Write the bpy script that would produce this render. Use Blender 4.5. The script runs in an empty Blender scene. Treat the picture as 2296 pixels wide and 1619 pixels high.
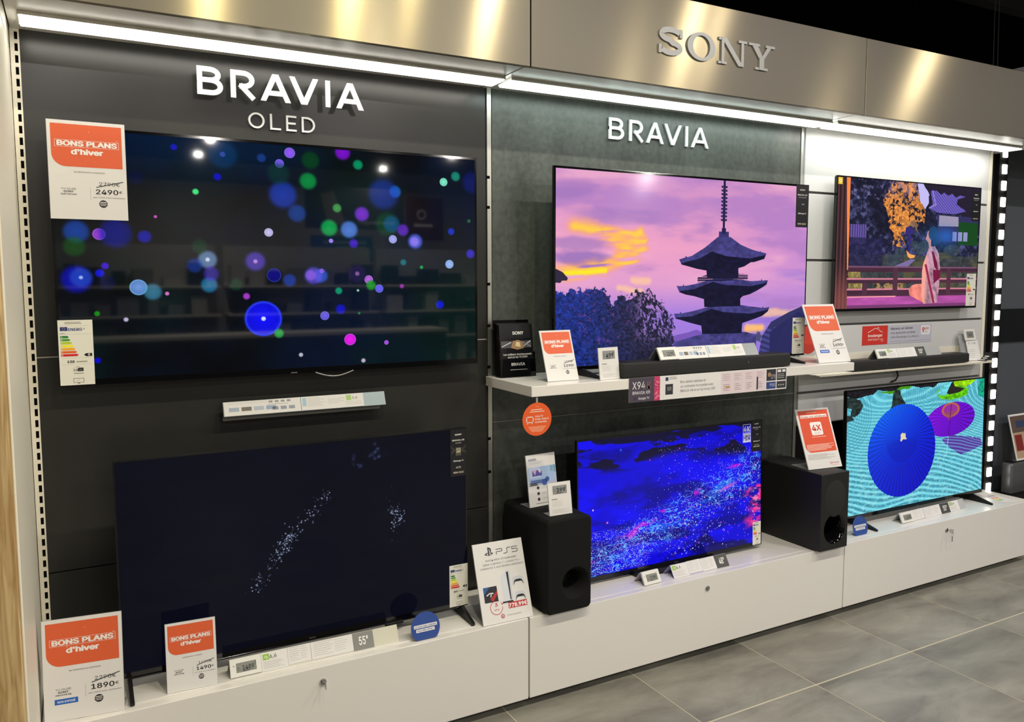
import bpy, bmesh, math, os
import numpy as np
from mathutils import Vector, Matrix
S = bpy.context.scene
COL = S.collection
# ------------------------------------------------------------------ camera, world, exposure
cd = bpy.data.cameras.new('camera'); CAM = bpy.data.objects.new('camera', cd); COL.objects.link(CAM); S.camera = CAM
cd.sensor_width = 36; cd.sensor_fit = 'HORIZONTAL'; cd.lens = 28.10186; cd.shift_x = -0.000742; cd.shift_y = -0.009473; cd.clip_start = .02; cd.clip_end = 100
CAM.matrix_world = Matrix([[0.877642, 0.044034, -0.47729, -1.48925], [-0.479313, 0.076505, -0.874303, -2.92758], [-0.001984, 0.996096, 0.08825, 1.64067], [0, 0, 0, 1]])
S.view_settings.view_transform = 'Standard'; S.view_settings.look = 'None'; S.view_settings.gamma = 1; S.view_settings.use_curve_mapping = False
S.view_settings.exposure = 0.0
W = bpy.data.worlds.new('world'); S.world = W; W.use_nodes = True
W.node_tree.nodes['Background'].inputs[0].default_value = (.9, .9, .88, 1); W.node_tree.nodes['Background'].inputs[1].default_value = .07
# ceiling lamp positions (x, y, watts); the lamp builder below makes the fixtures and their light
NEAR_LAMPS = [(-.84, -2.1, 25), (-.12, -2.1, 22), (.22, -2.1, 7), (.70, -2.1, 24), (2.2, -2.1, 20), (2.42, -2.1, 8), (4.63, -2.1, 29)]
FILL_LAMPS = [(-1.6, -4.8, 42), (.9, -4.8, 42), (3.6, -4.8, 42), (6.6, -4.8, 42)]  # unseen row added as frontal fill for the display wall
FAR_LAMPS = [(.06, -7.86, 65), (.09, -9.2, 40), (2.83, -9.37, 40), (3.24, -7.66, 65), (7.25, -8.65, 65), (8.5, -10.4, 20)]
STEEL_BROAD = .78
LED_POWER = [9.5, 9.5, 14]
SCREEN_GAIN = 1.0

# ------------------------------------------------------------------ pictures on the screens, painted with noise and shapes
BOKEH = [(0.503,0.969,0.0127,(150,90,255),1,1),(0.478,0.919,0.0105,(130,90,255),1,1),(0.553,0.942,0.0218,(0,70,25),0.8,0),(0.634,0.989,0.0192,(135,10,225),0.9,0),(0.673,0.937,0.0127,(0,160,105),0.9,0),(0.546,0.849,0.0207,(0,150,65),0.9,0),(0.484,0.782,0.0329,(25,65,200),0.75,0),(0.517,0.702,0.0216,(20,85,200),0.6,0),(0.771,0.822,0.0158,(20,130,255),0.7,0),(0.739,0.807,0.0396,(20,60,190),0.6,0),(0.908,0.882,0.0111,(130,240,200),1,1),(0.943,0.913,0.0131,(20,150,120),0.9,0),(0.993,0.887,0.0295,(10,25,120),0.7,0),(0.617,0.733,0.0113,(70,165,80),0.9,0),(0.681,0.71,0.0187,(130,50,220),0.9,0),(0.596,0.641,0.021,(0,175,80),0.9,0),(0.647,0.636,0.0219,(90,140,240),0.85,0),(0.448,0.613,0.0104,(205,195,245),1,1),(0.6,0.582,0.0056,(170,130,255),1,1),(0.658,0.572,0.0116,(75,25,210),0.9,0),(0.749,0.667,0.0314,(0,75,35),0.7,0),(0.76,0.668,0.0218,(10,85,150),0.7,0),(0.791,0.641,0.016,(100,40,195),0.9,0),(0.763,0.596,0.0109,(175,175,255),1,1),(0.825,0.588,0.02,(90,105,235),0.9,0),(0.823,0.587,0.0125,(155,125,245),0.8,0),(0.929,0.641,0.0098,(20,55,210),0.9,0),(0.982,0.696,0.0053,(40,110,60),0.9,0),(0.986,0.532,0.0128,(60,45,210),0.9,0),(0.791,0.486,0.0086,(0,120,130),0.9,0),(0.923,0.479,0.0118,(160,190,255),1,1),(0.842,0.463,0.005,(20,180,90),0.9,0),(0.415,0.484,0.0237,(95,65,200),0.8,0),(0.415,0.484,0.0051,(230,170,240),0.7,0),(0.572,0.421,0.0178,(40,95,225),0.8,0),(0.554,0.421,0.0221,(100,80,225),0.8,0),(0.547,0.423,0.0132,(140,90,225),0.8,0),(0.575,0.443,0.0056,(150,90,230),0.9,1),(0.458,0.423,0.0169,(5,0,150),0.8,1),(0.495,0.4,0.0161,(10,70,200),0.7,0),(0.696,0.403,0.0112,(215,110,250),0.9,1),(0.702,0.376,0.013,(10,160,35),0.9,0),(0.724,0.36,0.0108,(105,95,250),1,1),(0.666,0.431,0.0233,(45,25,90),0.6,0),(0.666,0.431,0.0058,(160,110,170),0.8,0),(0.786,0.371,0.0062,(170,45,180),0.9,0),(0.617,0.351,0.0091,(0,170,115),0.9,0),(0.667,0.352,0.0035,(180,240,200),0.9,0),(0.392,0.33,0.0082,(190,65,225),0.9,0),(0.894,0.278,0.0117,(10,25,235),0.9,0),(0.621,0.265,0.0126,(10,10,210),0.9,0),(0.58,0.236,0.0112,(115,95,235),1,1),(0.43,0.229,0.0436,(8,8,252),1,1),(0.43,0.229,0.0057,(220,240,255),1,0),(0.466,0.161,0.0117,(20,180,75),0.9,0),(0.644,0.121,0.0151,(245,25,245),1,1),(0.741,0.1,0.0061,(180,80,235),1,1),(0.518,0.059,0.0055,(220,215,225),0.9,0),(0.678,0.018,0.0059,(225,200,230),0.9,0),(0.669,0.244,0.0035,(20,150,80),0.9,0),(0.04,0.596,0.0253,(15,80,205),0.7,0),(0.035,0.536,0.0219,(0,95,10),0.6,0),(0.084,0.588,0.0129,(185,65,245),0.9,1),(0.117,0.593,0.0335,(0,15,160),0.7,0),(0.175,0.582,0.0145,(25,25,195),0.8,0),(0.199,0.666,0.0037,(240,90,220),0.9,0),(0.036,0.406,0.0305,(5,10,200),0.8,0),(0.045,0.413,0.0221,(40,85,195),0.7,0),(0.045,0.413,0.0042,(190,210,255),0.8,0),(0.082,0.43,0.0095,(20,20,240),0.9,0),(0.093,0.46,0.0078,(70,15,230),0.9,0),(0.095,0.392,0.0175,(0,15,80),0.6,0),(0.158,0.372,0.0181,(115,165,245),0.9,1),(0.187,0.353,0.0193,(75,155,195),0.7,0),(0.217,0.345,0.0047,(245,130,225),0.9,0),(0.073,0.266,0.006,(5,160,5),0.9,0),(0.13,0.239,0.0053,(220,205,240),0.9,0),(0.07,0.074,0.0069,(5,5,220),0.9,0),(0.307,0.49,0.0215,(130,165,215),0.75,0),(0.307,0.49,0.0049,(230,235,255),0.8,0),(0.278,0.464,0.0173,(25,65,180),0.6,0),(0.309,0.381,0.0186,(25,140,195),0.75,0),(0.314,0.429,0.0176,(65,35,210),0.6,0),(0.29,0.546,0.0174,(0,70,35),0.6,0),(0.369,0.382,0.0151,(0,75,40),0.6,0),(0.243,0.958,0.0074,(25,25,220),0.8,0),(0.348,0.942,0.0059,(110,90,245),1,1),(0.348,0.942,0.0326,(0,60,115),0.6,0),(0.436,0.938,0.0103,(20,65,150),0.8,0),(0.335,0.845,0.0088,(12,12,210),0.9,0),(0.286,0.777,0.0072,(70,240,130),1,0),(0.475,0.874,0.0263,(0,60,50),0.6,0),(0.162,0.823,0.0161,(0,8,60),0.6,0)]
def _grid(w, h):
    u = (np.arange(w, dtype=np.float32) + .5) / w; v = (np.arange(h, dtype=np.float32) + .5) / h
    return np.meshgrid(u, v)
_TAB = {}
def vnoise(U, V, fx, fy, seed):
    if seed not in _TAB: _TAB[seed] = np.random.RandomState(seed).rand(256, 256).astype(np.float32).ravel()
    T = _TAB[seed]; x = U * np.float32(fx) + 64; y = V * np.float32(fy) + 64
    xi = x.astype(np.int32); yi = y.astype(np.int32); a = x - xi; b = y - yi
    a = a * a * (3 - 2 * a); b = b * b * (3 - 2 * b)
    x0 = xi & 255; x1 = (xi + 1) & 255; y0 = (yi & 255) << 8; y1 = ((yi + 1) & 255) << 8
    p = T.take(y0 + x0); q = T.take(y1 + x0); p += a * (T.take(y0 + x1) - p); q += a * (T.take(y1 + x1) - q)
    return p + b * (q - p)
def fbm(U, V, fx, fy, seed, octs=5, gain=.5):
    s = 0; k = 1; t = 0
    for i in range(octs):
        s = s + k * vnoise(U, V, fx * 2 ** i, fy * 2 ** i, seed + i * 7); t += k; k *= gain
    return s / t
def pmask(U, V, pts):
    m = np.zeros(U.shape, bool)
    for i in range(len(pts)):
        x0, y0 = pts[i]; x1, y1 = pts[i - 1]
        if y0 == y1: continue
        c = ((y0 > V) != (y1 > V)) & (U < (x1 - x0) * (V - y0) / (y1 - y0) + x0)
        m ^= c
    return m.astype(np.float32)
def sstep(a, b, x):
    t = np.clip((x - a) / (b - a), 0, 1); return t * t * (3 - 2 * t)
def mix(img, m, col):
    m = np.asarray(m)[..., None]; c = np.asarray(col, np.float32)
    if c.ndim == 1: c = c[None, None, :]
    img *= 1 - m; img += m * c
def C3(r, g, b): return np.array([r, g, b], np.float32) / 255
def seg(U, V, p, q, asp):
    ax, ay = p[0] * asp, p[1]; bx, by = q[0] * asp, q[1]; X = U * asp; dx, dy = bx - ax, by - ay
    t = np.clip(((X - ax) * dx + (V - ay) * dy) / (dx * dx + dy * dy + 1e-12), 0, 1)
    return np.hypot(X - ax - t * dx, V - ay - t * dy)

def screen_bokeh():
    w, h = 1280, 720; U, V = _grid(w, h); asp = 1.78
    img = np.zeros((h, w, 3), np.float32)
    n = fbm(U, V, 3, 2, 5); mix(img, .9 * sstep(.35, .75, n), C3(0, 14, 40)); n2 = fbm(U, V, 2.2, 1.6, 9)
    mix(img, .8 * sstep(.5, .8, n2), C3(0, 30, 26)); mix(img, .6 * sstep(.75, 1, V) * sstep(.4, .8, n), C3(0, 24, 60))
    for s, t, r, c, a, rim in BOKEH:
        col = C3(*c)
        x0, x1 = int(max(0, (s - 1.6 * r) * w)), int(min(w, (s + 1.6 * r) * w)); y0, y1 = int(max(0, (t - 1.6 * r * asp) * h)), int(min(h, (t + 1.6 * r * asp) * h))
        if x1 <= x0 or y1 <= y0: continue
        d = np.hypot(U[y0:y1, x0:x1] - s, (V[y0:y1, x0:x1] - t) / asp) / r
        soft = .12 if rim else .45
        m = a * (1 - sstep(1 - soft * .6, 1 + soft * .6, d)) * (.82 + .18 * np.clip(1 - d, 0, 1))
        sub = img[y0:y1, x0:x1]; mix(sub, m, col)
        if rim: mix(sub, .6 * np.exp(-((d - .95) / .07) ** 2), np.minimum(1, col * .7 + np.array([.2, .35, .38], np.float32)))
    return img

def screen_sparkle():
    w, h = 1280, 720; U, V = _grid(w, h)
    img = np.zeros((h, w, 3), np.float32); img += C3(3, 4, 14)
    mix(img, .6 * fbm(U, V, 2, 1.5, 3), C3(6, 8, 30))
    r = np.random.RandomState(4)
    def dots(path, n, sp, b0, b1, sz, tint=(205, 225, 255)):
        path = np.array(path)
        for i in range(n):
            k = r.rand() * (len(path) - 1); j = int(k); p = path[j] + (path[j + 1] - path[j]) * (k - j)
            x, y = p + r.randn(2) * np.array([sp, sp * 1.6]); s = sz * (.5 + r.rand()); br = b0 + (b1 - b0) * r.rand() ** 2
            X, Y = int(x * w), int(y * h); R = int(4 * s) + 2
            if X < R or Y < R or X > w - R or Y > h - R: continue
            yy, xx = np.mgrid[-R:R + 1, -R:R + 1]; m = br * np.exp(-(xx * xx + yy * yy) / (2 * s * s)); mix(img[Y - R:Y + R + 1, X - R:X + R + 1], m, C3(*tint))
    dots([(.335, .28), (.37, .36), (.43, .50), (.49, .62), (.56, .74)], 170, .012, .3, 1, 1.25)
    dots([(.40, .44), (.46, .56)], 80, .012, .5, 1, 1.4)
    dots([(.75, .72), (.76, .62), (.76, .52), (.745, .40)], 26, .012, .15, .5, 1)
    dots([(.755, .60), (.775, .57), (.76, .49)], 60, .013, .5, 1, 1.5)
    dots([(.63, .86), (.67, .88), (.71, .92), (.70, .96)], 26, .013, 0.12, .35, 3.6, (130, 150, 235))
    return img

def screen_pagoda():
    w, h = 1360, 765; U, V = _grid(w, h); asp = 1.76
    img = np.zeros((h, w, 3), np.float32)
    st = [(0, C3(150, 118, 222)), (.25, C3(168, 128, 224)), (.42, C3(226, 158, 206)), (.62, C3(238, 160, 198)), (1, C3(208, 146, 200))]
    for k in range(3): img[..., k] = np.interp(V, [s[0] for s in st], [s[1][k] for s in st])
    mix(img, .55 * sstep(.55, 1, U) * sstep(.15, .4, V) * (1 - sstep(.7, 1, V)), C3(184, 132, 216))
    n = fbm(U + .12 * fbm(U, V, 3, 3, 51), V, 3.2, 7, 11, 6); mix(img, .75 * sstep(.52, .72, n), C3(176, 126, 196)); mix(img, .55 * sstep(.5, .3, n) * sstep(.3, .6, V), C3(250, 184, 206))
    mix(img, .6 * sstep(.56, .75, fbm(U, V, 2, 9, 23)) * sstep(.6, .9, U) * (1 - sstep(.4, .6, V)), C3(132, 110, 214))
    # dusk clouds and the gold flare
    n31 = .9 * (fbm(U, V, 9, 14, 31) - .5)
    for cx, cy, rx, ry, a in ((.09, .545, .11, .05, .85), (.10, .63, .12, .04, .6), (.05, .9, .1, .06, .5), (.2, .78, .18, .05, .45)):
        d = np.hypot((U - cx) / rx, (V - cy) / ry) + n31; mix(img, a * (1 - sstep(.5, 1.15, d)), C3(150, 112, 186))
    wob = .05 * (fbm(U, V, 14, 22, 41) - .5); st = fbm(U + .35 * V, V - .12 * U, 9, 46, 61); W1 = U + .06 * (fbm(U, V, 9, 12, 63) - .5); W2 = V + .07 * (fbm(U, V, 8, 11, 67) - .5)
    for pts, rad in (([(.0, .48), (.088, .474), (.162, .489), (.206, .547)], .024), ([(.206, .547), (.235, .60), (.262, .587), (.300, .594)], .026), ([(.235, .60), (.20, .655), (.135, .69), (.06, .712)], .030), ([(.17, .68), (.27, .672), (.295, .69)], .016), ([(.19, .52), (.28, .54)], .012), ([(.2, .63), (.3, .65)], .012)):
        d = np.min([seg(W1, W2, pts[i], pts[i + 1], asp) for i in range(len(pts) - 1)], 0)
        mix(img, .75 * (1 - sstep(rad * .4, rad * 2.6, d)) * sstep(.30, .52, st), C3(255, 170, 110)); mix(img, .95 * (1 - sstep(rad * .1, rad * 1.5, d)) * sstep(.40, .58, st), C3(255, 208, 74))
    d = seg(U, V + wob * .5, (.025, .478), (.17, .487), asp); mix(img, 1 - sstep(.004, .022, d), C3(255, 232, 40))
    for x0, x1, y in ((.22, .30, .395), (.27, .33, .445), (.78, .98, .25), (.735, .80, .17)):
        d = seg(U, V + wob * .6, (x0, y), (x1, y - .004), asp); mix(img, .8 * (1 - sstep(.002, .03, d)), C3(255, 200, 160))
    d = seg(U, V + wob * .5, (.735, .155), (.80, .165), asp); mix(img, .9 * (1 - sstep(.004, .04, d)), C3(255, 190, 110))
    mix(img, pmask(U, V, [(.388, .10), (.388, .12), (.442, .14), (.487, .151), (.52, .165), (.541, .152), (.58, .13), (.58, .10)]), C3(122, 88, 184))
    mix(img, .8 * (1 - sstep(.4, 1, np.hypot((U - .79) / .035, (V - .105) / .035) + .8 * (vnoise(U, V, 120, 90, 99) - .5))), C3(58, 66, 92))
    roofn = fbm(U, V, 60, 60, 71, 2)
    R = dict(
        R1=[(.603, .685), (.654, .687), (.7, .644), (.75, .617), (.785, .606), (.787, .612), (.79, .605), (.815, .597), (.805, .565), (.758, .545), (.746, .545), (.717, .52), (.692, .51), (.693, .449), (.56, .449), (.557, .495), (.516, .505), (.485, .517), (.456, .527), (.446, .555), (.47, .566), (.472, .575), (.478, .568), (.497, .576), (.547, .621)],
        U1=[(.816, .59), (.803, .556), (.758, .529), (.717, .505), (.692, .497), (.693, .449), (.56, .449), (.557, .487), (.516, .497), (.485, .511), (.456, .521), (.455, .535), (.522, .559), (.581, .603), (.6, .592), (.648, .575), (.746, .567)],
        R2=[(.581, .446), (.602, .453), (.693, .446), (.748, .435), (.793, .438), (.795, .45), (.799, .438), (.824, .44), (.819, .413), (.8, .398), (.772, .377), (.744, .359), (.714, .349), (.703, .335), (.704, .292), (.551, .29), (.549, .335), (.51, .352), (.474, .362), (.449, .375), (.438, .41), (.462, .409), (.465, .42), (.469, .409), (.509, .419)],
        U2=[(.825, .428), (.8, .398), (.772, .377), (.744, .359), (.714, .349), (.703, .335), (.704, .292), (.551, .29), (.549, .335), (.51, .352), (.474, .362), (.449, .375), (.455, .384), (.509, .391), (.584, .432), (.639, .414), (.749, .406)],
        R3=[(.575, .293), (.599, .303), (.696, .3), (.745, .288), (.802, .278), (.804, .288), (.807, .278), (.835, .281), (.828, .256), (.803, .231), (.753, .208), (.714, .192), (.712, .134), (.544, .138), (.54, .186), (.497, .203), (.456, .222), (.436, .229), (.429, .258), (.452, .258), (.455, .268), (.459, .258), (.501, .268)],
        U3=[(.834, .268), (.803, .231), (.753, .208), (.714, .192), (.712, .134), (.544, .138), (.54, .186), (.497, .203), (.456, .222), (.436, .231), (.442, .236), (.501, .24), (.581, .279), (.631, .259), (.752, .246)],
        R4=[(.42, .0), (.425, .083), (.437, .103), (.482, .117), (.513, .129), (.58, .146), (.731, .14), (.777, .119), (.778, .0)])
    top = C3(66, 62, 124) * (.75 + .5 * roofn[..., None]); un = C3(20, 20, 48) * (.7 + .6 * roofn[..., None])
    for k in ('R4', 'R3', 'R2', 'R1'):
        m = pmask(U, V, R[k]); mix(img, m, top)
        if k != 'R4': mix(img, pmask(U, V, R['U' + k[1]]) * m, un)
    mix(img, pmask(U, V, [(.521, .456), (.586, .481), (.692, .477), (.734, .474), (.734, .445), (.693, .442), (.522, .43)]) * (np.abs(np.sin(V * 260)) > .45), C3(26, 26, 56))
    mix(img, pmask(U, V, [(.606, .684), (.648, .684), (.648, .715), (.606, .715)]), C3(58, 54, 112))
    mix(img, (np.abs(U - .6265) < .0085) * (V > .7) * (V < .735), C3(40, 40, 90)); mix(img, (np.abs(U - .6258) < .0045) * (V > .71), C3(30, 30, 70))
    for i in range(10):
        cy = .965 - i * .0205; d = np.hypot((U - .6258) / .0135, (V - cy) / .0075); mix(img, (d < 1) * (d > .45), C3(30, 30, 70))
    hm = pmask(U, V, [(.79, -.01), (.795, .041), (.805, .114), (.844, .193), (.925, .248), (1.01, .294), (1.01, -.01)])
    mix(img, hm, C3(62, 62, 124) * (.8 + .35 * (np.sin((U * .55 + V) * 190) > 0)[..., None] * (V < .16)[..., None]))
    mix(img, hm * (V < .25 - .9 * np.abs(U - .97)) * (U > .84), C3(40, 42, 92))
    mix(img, pmask(U, V, [(0, .5), (.008, .495), (.025, .482), (.041, .454), (.039, .441), (.023, .441), (.016, .429), (0, .43)]), C3(44, 36, 62))
    # trees
    wx = .045 * (fbm(U, V, 60, 40, 81, 5, .7) - .5); wy = .12 * (fbm(U, V, 60, 26, 83, 5, .7) - .5)
    tm = pmask(U + wx, V + wy, [(-.1, .40), (.037, .385), (.076, .385), (.11, .394), (.145, .399), (.172, .38), (.194, .315), (.226, .369), (.253, .343), (.29, .384), (.337, .374), (.376, .336), (.401, .288), (.421, .234), (.431, .192), (.427, .138), (.418, .07), (.40, -.1), (-.1, -.1)])
    hole = sstep(.53, .58, fbm(U + .15 * V, V, 150, 64, 87, 4, .7)) * sstep(.25, .33, U) * sstep(.05, .2, V); tm = tm * (1 - .9 * hole)
    tn = fbm(U, V, 120, 90, 91, 4, .8)[..., None]
    tc = (C3(24, 44, 124) * (1 - sstep(.05, .32, U))[..., None] + C3(36, 36, 62) * sstep(.05, .32, U)[..., None]) * (.1 + 1.8 * tn)
    mix(img, tm, tc); mix(img, tm * .6 * sstep(.60, .66, fbm(U, V, 60, 50, 95, 5, .8)) * (np.hypot((U - .15) / .1, (V - .27) / .14) < 1.2), C3(134, 66, 150))
    return img

def screen_glitter():
    w, h = 1400, 790; U, V = _grid(w, h); asp = 1.77
    img = np.zeros((h, w, 3), np.float32) + C3(8, 0, 214)
    n = fbm(U, V, 4, 5, 3); mix(img, .7 * sstep(.5, .7, n), C3(12, 6, 252)); mix(img, .75 * sstep(.5, .72, fbm(U, V, 5, 9, 13)) , C3(2, 0, 120))
    bl = fbm(U + .2 * V, V, 5, 11, 21, 4); mix(img, .92 * sstep(.52, .58, bl) * sstep(.76, .84, V + .04 * np.sin(U * 9)) , C3(9, 8, 34))
    d = (V - (.03 + .66 * U)); edge = sstep(.16, -.25, d)  # lower right of the stream
    mix(img, .75 * sstep(.46, .66, fbm(U, V, 9, 9, 31)) * sstep(-.05, -.3, d), C3(1, 0, 60))
    mix(img, .8 * (1 - sstep(0, .16, np.abs(d))) * sstep(.5, .68, fbm(U - .6 * V, V, 9, 18, 41)), C3(20, 110, 235))
    rid = 1 - np.abs(2 * fbm(U, V, 26, 26, 43, 3) - 1); mix(img, .85 * sstep(.90, .97, rid) * (1 - sstep(.08, .22, np.abs(d + .03))), C3(90, 180, 255))
    mix(img, .9 * (1 - sstep(0, .05, np.abs(d - .07 + .06 * (fbm(U, V, 8, 8, 47) - .5)))) * sstep(.5, .62, fbm(U, V, 14, 30, 49)), C3(200, 20, 220))
    pk = np.hypot((U - 1.0) / .12, (V - .36 - .8 * (U - 1)) / .32) + .9 * (fbm(U, V, 9, 12, 53) - .5); mix(img, .95 * (1 - sstep(.45, 1.0, pk)) * sstep(.36, .6, fbm(U, V, 24, 30, 57)), C3(255, 46, 150)); mix(img, .8 * (1 - sstep(.2, .6, pk)) * sstep(.5, .7, fbm(U, V, 30, 40, 59)), C3(255, 150, 190))
    mix(img, .8 * (1 - sstep(0, 1, np.hypot((U - .80) / .09, (V - .50 - .5 * (U - .8)) / .03))), C3(225, 80, 215))
    r = np.random.RandomState(8); pal = [(255, 255, 255), (190, 215, 255), (120, 190, 255), (255, 120, 200), (255, 200, 180), (90, 230, 220)]
    def dot(x, y, s, a, c):
        X, Y = int(x * w), int(y * h); R = int(3 * s) + 2
        if X < R or Y < R or X >= w - R or Y >= h - R: return
        yy, xx = np.mgrid[-R:R + 1, -R:R + 1]; q = np.hypot(xx, yy) / s; mix(img[Y - R:Y + R + 1, X - R:X + R + 1], a * (1 - sstep(.7, 1.2, q)), C3(*c))
    for i in range(5600):
        u = r.rand(); k = r.randn() * .10 - .03; v = .03 + .66 * u + k
        if r.rand() < .35: u = r.rand() * .35; v = r.rand() * .33
        dot(u, v, .8 + 1.5 * r.rand(), .5 + .5 * r.rand(), pal[r.choice(6, p=[.42, .2, .16, .1, .06, .06])])
    for i in range(420):
        u = .45 + .55 * r.rand(); v = (.03 + .66 * u) * r.rand() ** .8; dot(u, v, 2 + 3.4 * r.rand(), .35 + .5 * r.rand(), pal[r.choice(6, p=[.25, .15, .2, .25, .1, .05])])
    for i in range(220):
        u = .4 + .6 * r.rand(); v = .55 + .4 * r.rand(); dot(u, v, 1.5 + 2 * r.rand(), .3 + .5 * r.rand(), pal[r.choice(6, p=[.3, .1, .1, .4, .05, .05])])
    for u, v, s, c in ((.21, .905, 8, (30, 90, 240)), (.07, .49, 6, (250, 200, 255)), (.14, .38, 7, (250, 120, 150)), (.36, .80, 5, (230, 60, 190)), (.52, .86, 6, (240, 40, 140))): dot(u, v, s, .9, c)
    return img

def screen_garden():
    w, h = 1280, 720; U, V = _grid(w, h); asp = 1.76
    img = np.zeros((h, w, 3), np.float32) + C3(26, 27, 52)
    n = fbm(U, V, 46, 34, 3, 5, .7); n2 = fbm(U, V, 7, 6, 5)
    mix(img, sstep(.42, .72, n), C3(84, 86, 132)); mix(img, .75 * sstep(.45, .65, n2), C3(18, 18, 34))
    mix(img, .6 * sstep(.6, .75, n) * (U < .3) * (V > .85), C3(150, 140, 190))
    # distance, lawn
    mix(img, (V < .42) * (U > .08) * .9, C3(58, 62, 62) * (.6 + .9 * n[..., None])); mix(img, (V < .45) * (U > .45) * .7 * sstep(.4, .6, n2), C3(96, 92, 60))
    mix(img, pmask(U, V, [(.08, .65), (.19, .651), (.19, .50), (.083, .50)]), C3(92, 76, 148) * (.75 + .4 * (np.sin(U * 420) > 0)[..., None]))
    mix(img, (V < .55) * (V > .32) * (U < .3) * (U > .08) * .8, C3(38, 36, 74) * (.5 + n[..., None]))
    wx = .05 * (fbm(U, V, 30, 22, 11, 3) - .5)
    tm = pmask(U + wx, V + wx * 1.5, [(.36, 1.02), (.30, .87), (.30, .80), (.33, .72), (.36, .6), (.365, .5), (.45, .50), (.455, .63), (.50, .68), (.585, .683), (.592, .80), (.54, .87), (.52, 1.02)])
    mix(img, tm * sstep(.40, .50, fbm(U, V, 44, 32, 13, 5, .75)), C3(255, 160, 74) * (.45 + .8 * fbm(U, V, 90, 70, 17, 3, .8)[..., None]))
    mix(img, tm * sstep(.82, .95, V) * .5 * sstep(.4, .6, n), C3(216, 150, 140))
    mix(img, pmask(U + wx * .5, V, [(.527, 1.0), (.58, 1.0), (.613, .919), (.607, .827), (.585, .795), (.545, .863)]), C3(196, 190, 244))
    mix(img, pmask(U + wx * .8, V + wx, [(.46, .68), (.53, .60), (.53, .66), (.50, .72)]) * .6, C3(200, 140, 80))
    # eaves, building
    mix(img, pmask(U, V, [(.56, 1.01), (1.01, 1.01), (1.01, .60), (.97, .62), (.90, .76), (.68, .78), (.62, .86), (.61, .93), (.58, .97)]), C3(34, 27, 46))
    mix(img, pmask(U, V, [(.62, .945), (.66, .955), (.70, .925), (.72, .945), (.75, .92), (.78, .94), (.81, .91), (.84, .93), (.885, .922), (.824, .896), (.817, .853), (.893, .801), (.81, .772), (.684, .774), (.613, .807), (.64, .83)]), C3(112, 96, 196) * (.75 + .3 * (np.sin((U * 1.3 + V) * 240) > 0)[..., None]))
    mix(img, 1 - sstep(.004, .009, seg(U, V, (.635, .95), (.66, .84), asp)), C3(150, 130, 220)); mix(img, 1 - sstep(.004, .009, seg(U, V, (.615, .81), (.665, .845), asp)), C3(150, 130, 220))
    mix(img, pmask(U, V, [(.675, .765), (.99, .749), (.99, .53), (.684, .543)]), C3(50, 46, 92)); mix(img, pmask(U, V, [(.69, .755), (.835, .75), (.84, .67), (.69, .665)]), C3(160, 150, 176))
    mix(img, pmask(U, V, [(.838, .708), (.99, .706), (.993, .512), (.841, .518)]), C3(18, 70, 26))
    for i in range(3): mix(img, (np.abs(U - .812 - .042 * i) < .016) * (np.abs(V - .585) < .038), C3(150, 148, 200))
    for cx, cy, rx, ry in ((.52, .50, .035, .04), (.56, .47, .03, .05), (.60, .50, .05, .05), (.80, .47, .07, .05), (.37, .37, .05, .06), (.42, .43, .04, .05)):
        mix(img, .9 * (1 - sstep(.8, 1.1, np.hypot((U - cx) / rx, (V - cy) / ry) + .3 * (n - .5))), C3(56, 66, 78) * (.6 + .9 * n[..., None]))
    mix(img, pmask(U, V, [(.455, .645), (.49, .65), (.515, .60), (.495, .59), (.49, .46), (.475, .46), (.475, .585), (.45, .585)]), C3(52, 42, 116))
    mix(img, pmask(U, V, [(.462, .46), (.49, .43), (.53, .42), (.52, .40), (.49, .395), (.475, .41)]), C3(255, 170, 90)); mix(img, pmask(U, V, [(.50, .39), (.53, .385), (.47, .32), (.36, .32)]), C3(124, 110, 160))
    mix(img, .8 * pmask(U + wx * .4, V + wx, [(.085, .30), (.16, .28), (.18, .2), (.19, .12), (.085, .12)]), C3(196, 170, 90) * (.3 + 1.1 * n[..., None]))
    mix(img, .7 * (V > .12) * (V < .22) * (U > .24) * (U < .45) * sstep(.42, .55, n), C3(214, 160, 96)); mix(img, .5 * (V > .12) * (V < .3) * (U > .66) * sstep(.5, .6, n), C3(96, 104, 70))
    br = C3(74, 42, 60)
    for v0, v1, c in ((.285, .318, br), (.196, .224, br), (.09, .142, br)):
        sl = .0 * U; mix(img, (V > v0) * (V < v1) * (U > .075), c * (.8 + .4 * fbm(U, V, 5, 80, 23, 2)[..., None])); mix(img, (V > v1) * (V < v1 + .012) * (U > .075), C3(214, 130, 150) if v1 < .3 else C3(120, 80, 110))
    for x in (.395, .781, .19): mix(img, (np.abs(U - x) < .016) * (V > (.09 if x > .2 else .09)) * (V < (.318 if x > .2 else .2)), C3(84, 48, 66))
    mix(img, (V < .09) , C3(186, 84, 168) * (.8 + .35 * fbm(U, V, 10, 30, 27, 3)[..., None])); mix(img, (V < .025), C3(120, 60, 110)); mix(img, (V > .085) * (V < .094) * (U > .08) * (U < .4), C3(250, 160, 170))
    mix(img, U < .054 + .027 * (1 - V), C3(70, 44, 48) * (.7 + .5 * (np.sin(U * 260) > 0)[..., None])); mix(img, (U < .054 + .027 * (1 - V)) * sstep(.4, .05, V) * .5, C3(180, 100, 90)); mix(img, (U > .054 + .027 * (1 - V)) * (U < .077 + .004 * (1 - V)) * (V > .30), C3(255, 140, 70))
    # seated figure
    kim = pmask(U, V, [(.625, .485), (.667, .501), (.698, .44), (.713, .325), (.713, .189), (.701, .031), (.601, .023), (.584, .096), (.581, .293), (.588, .355)])
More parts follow.
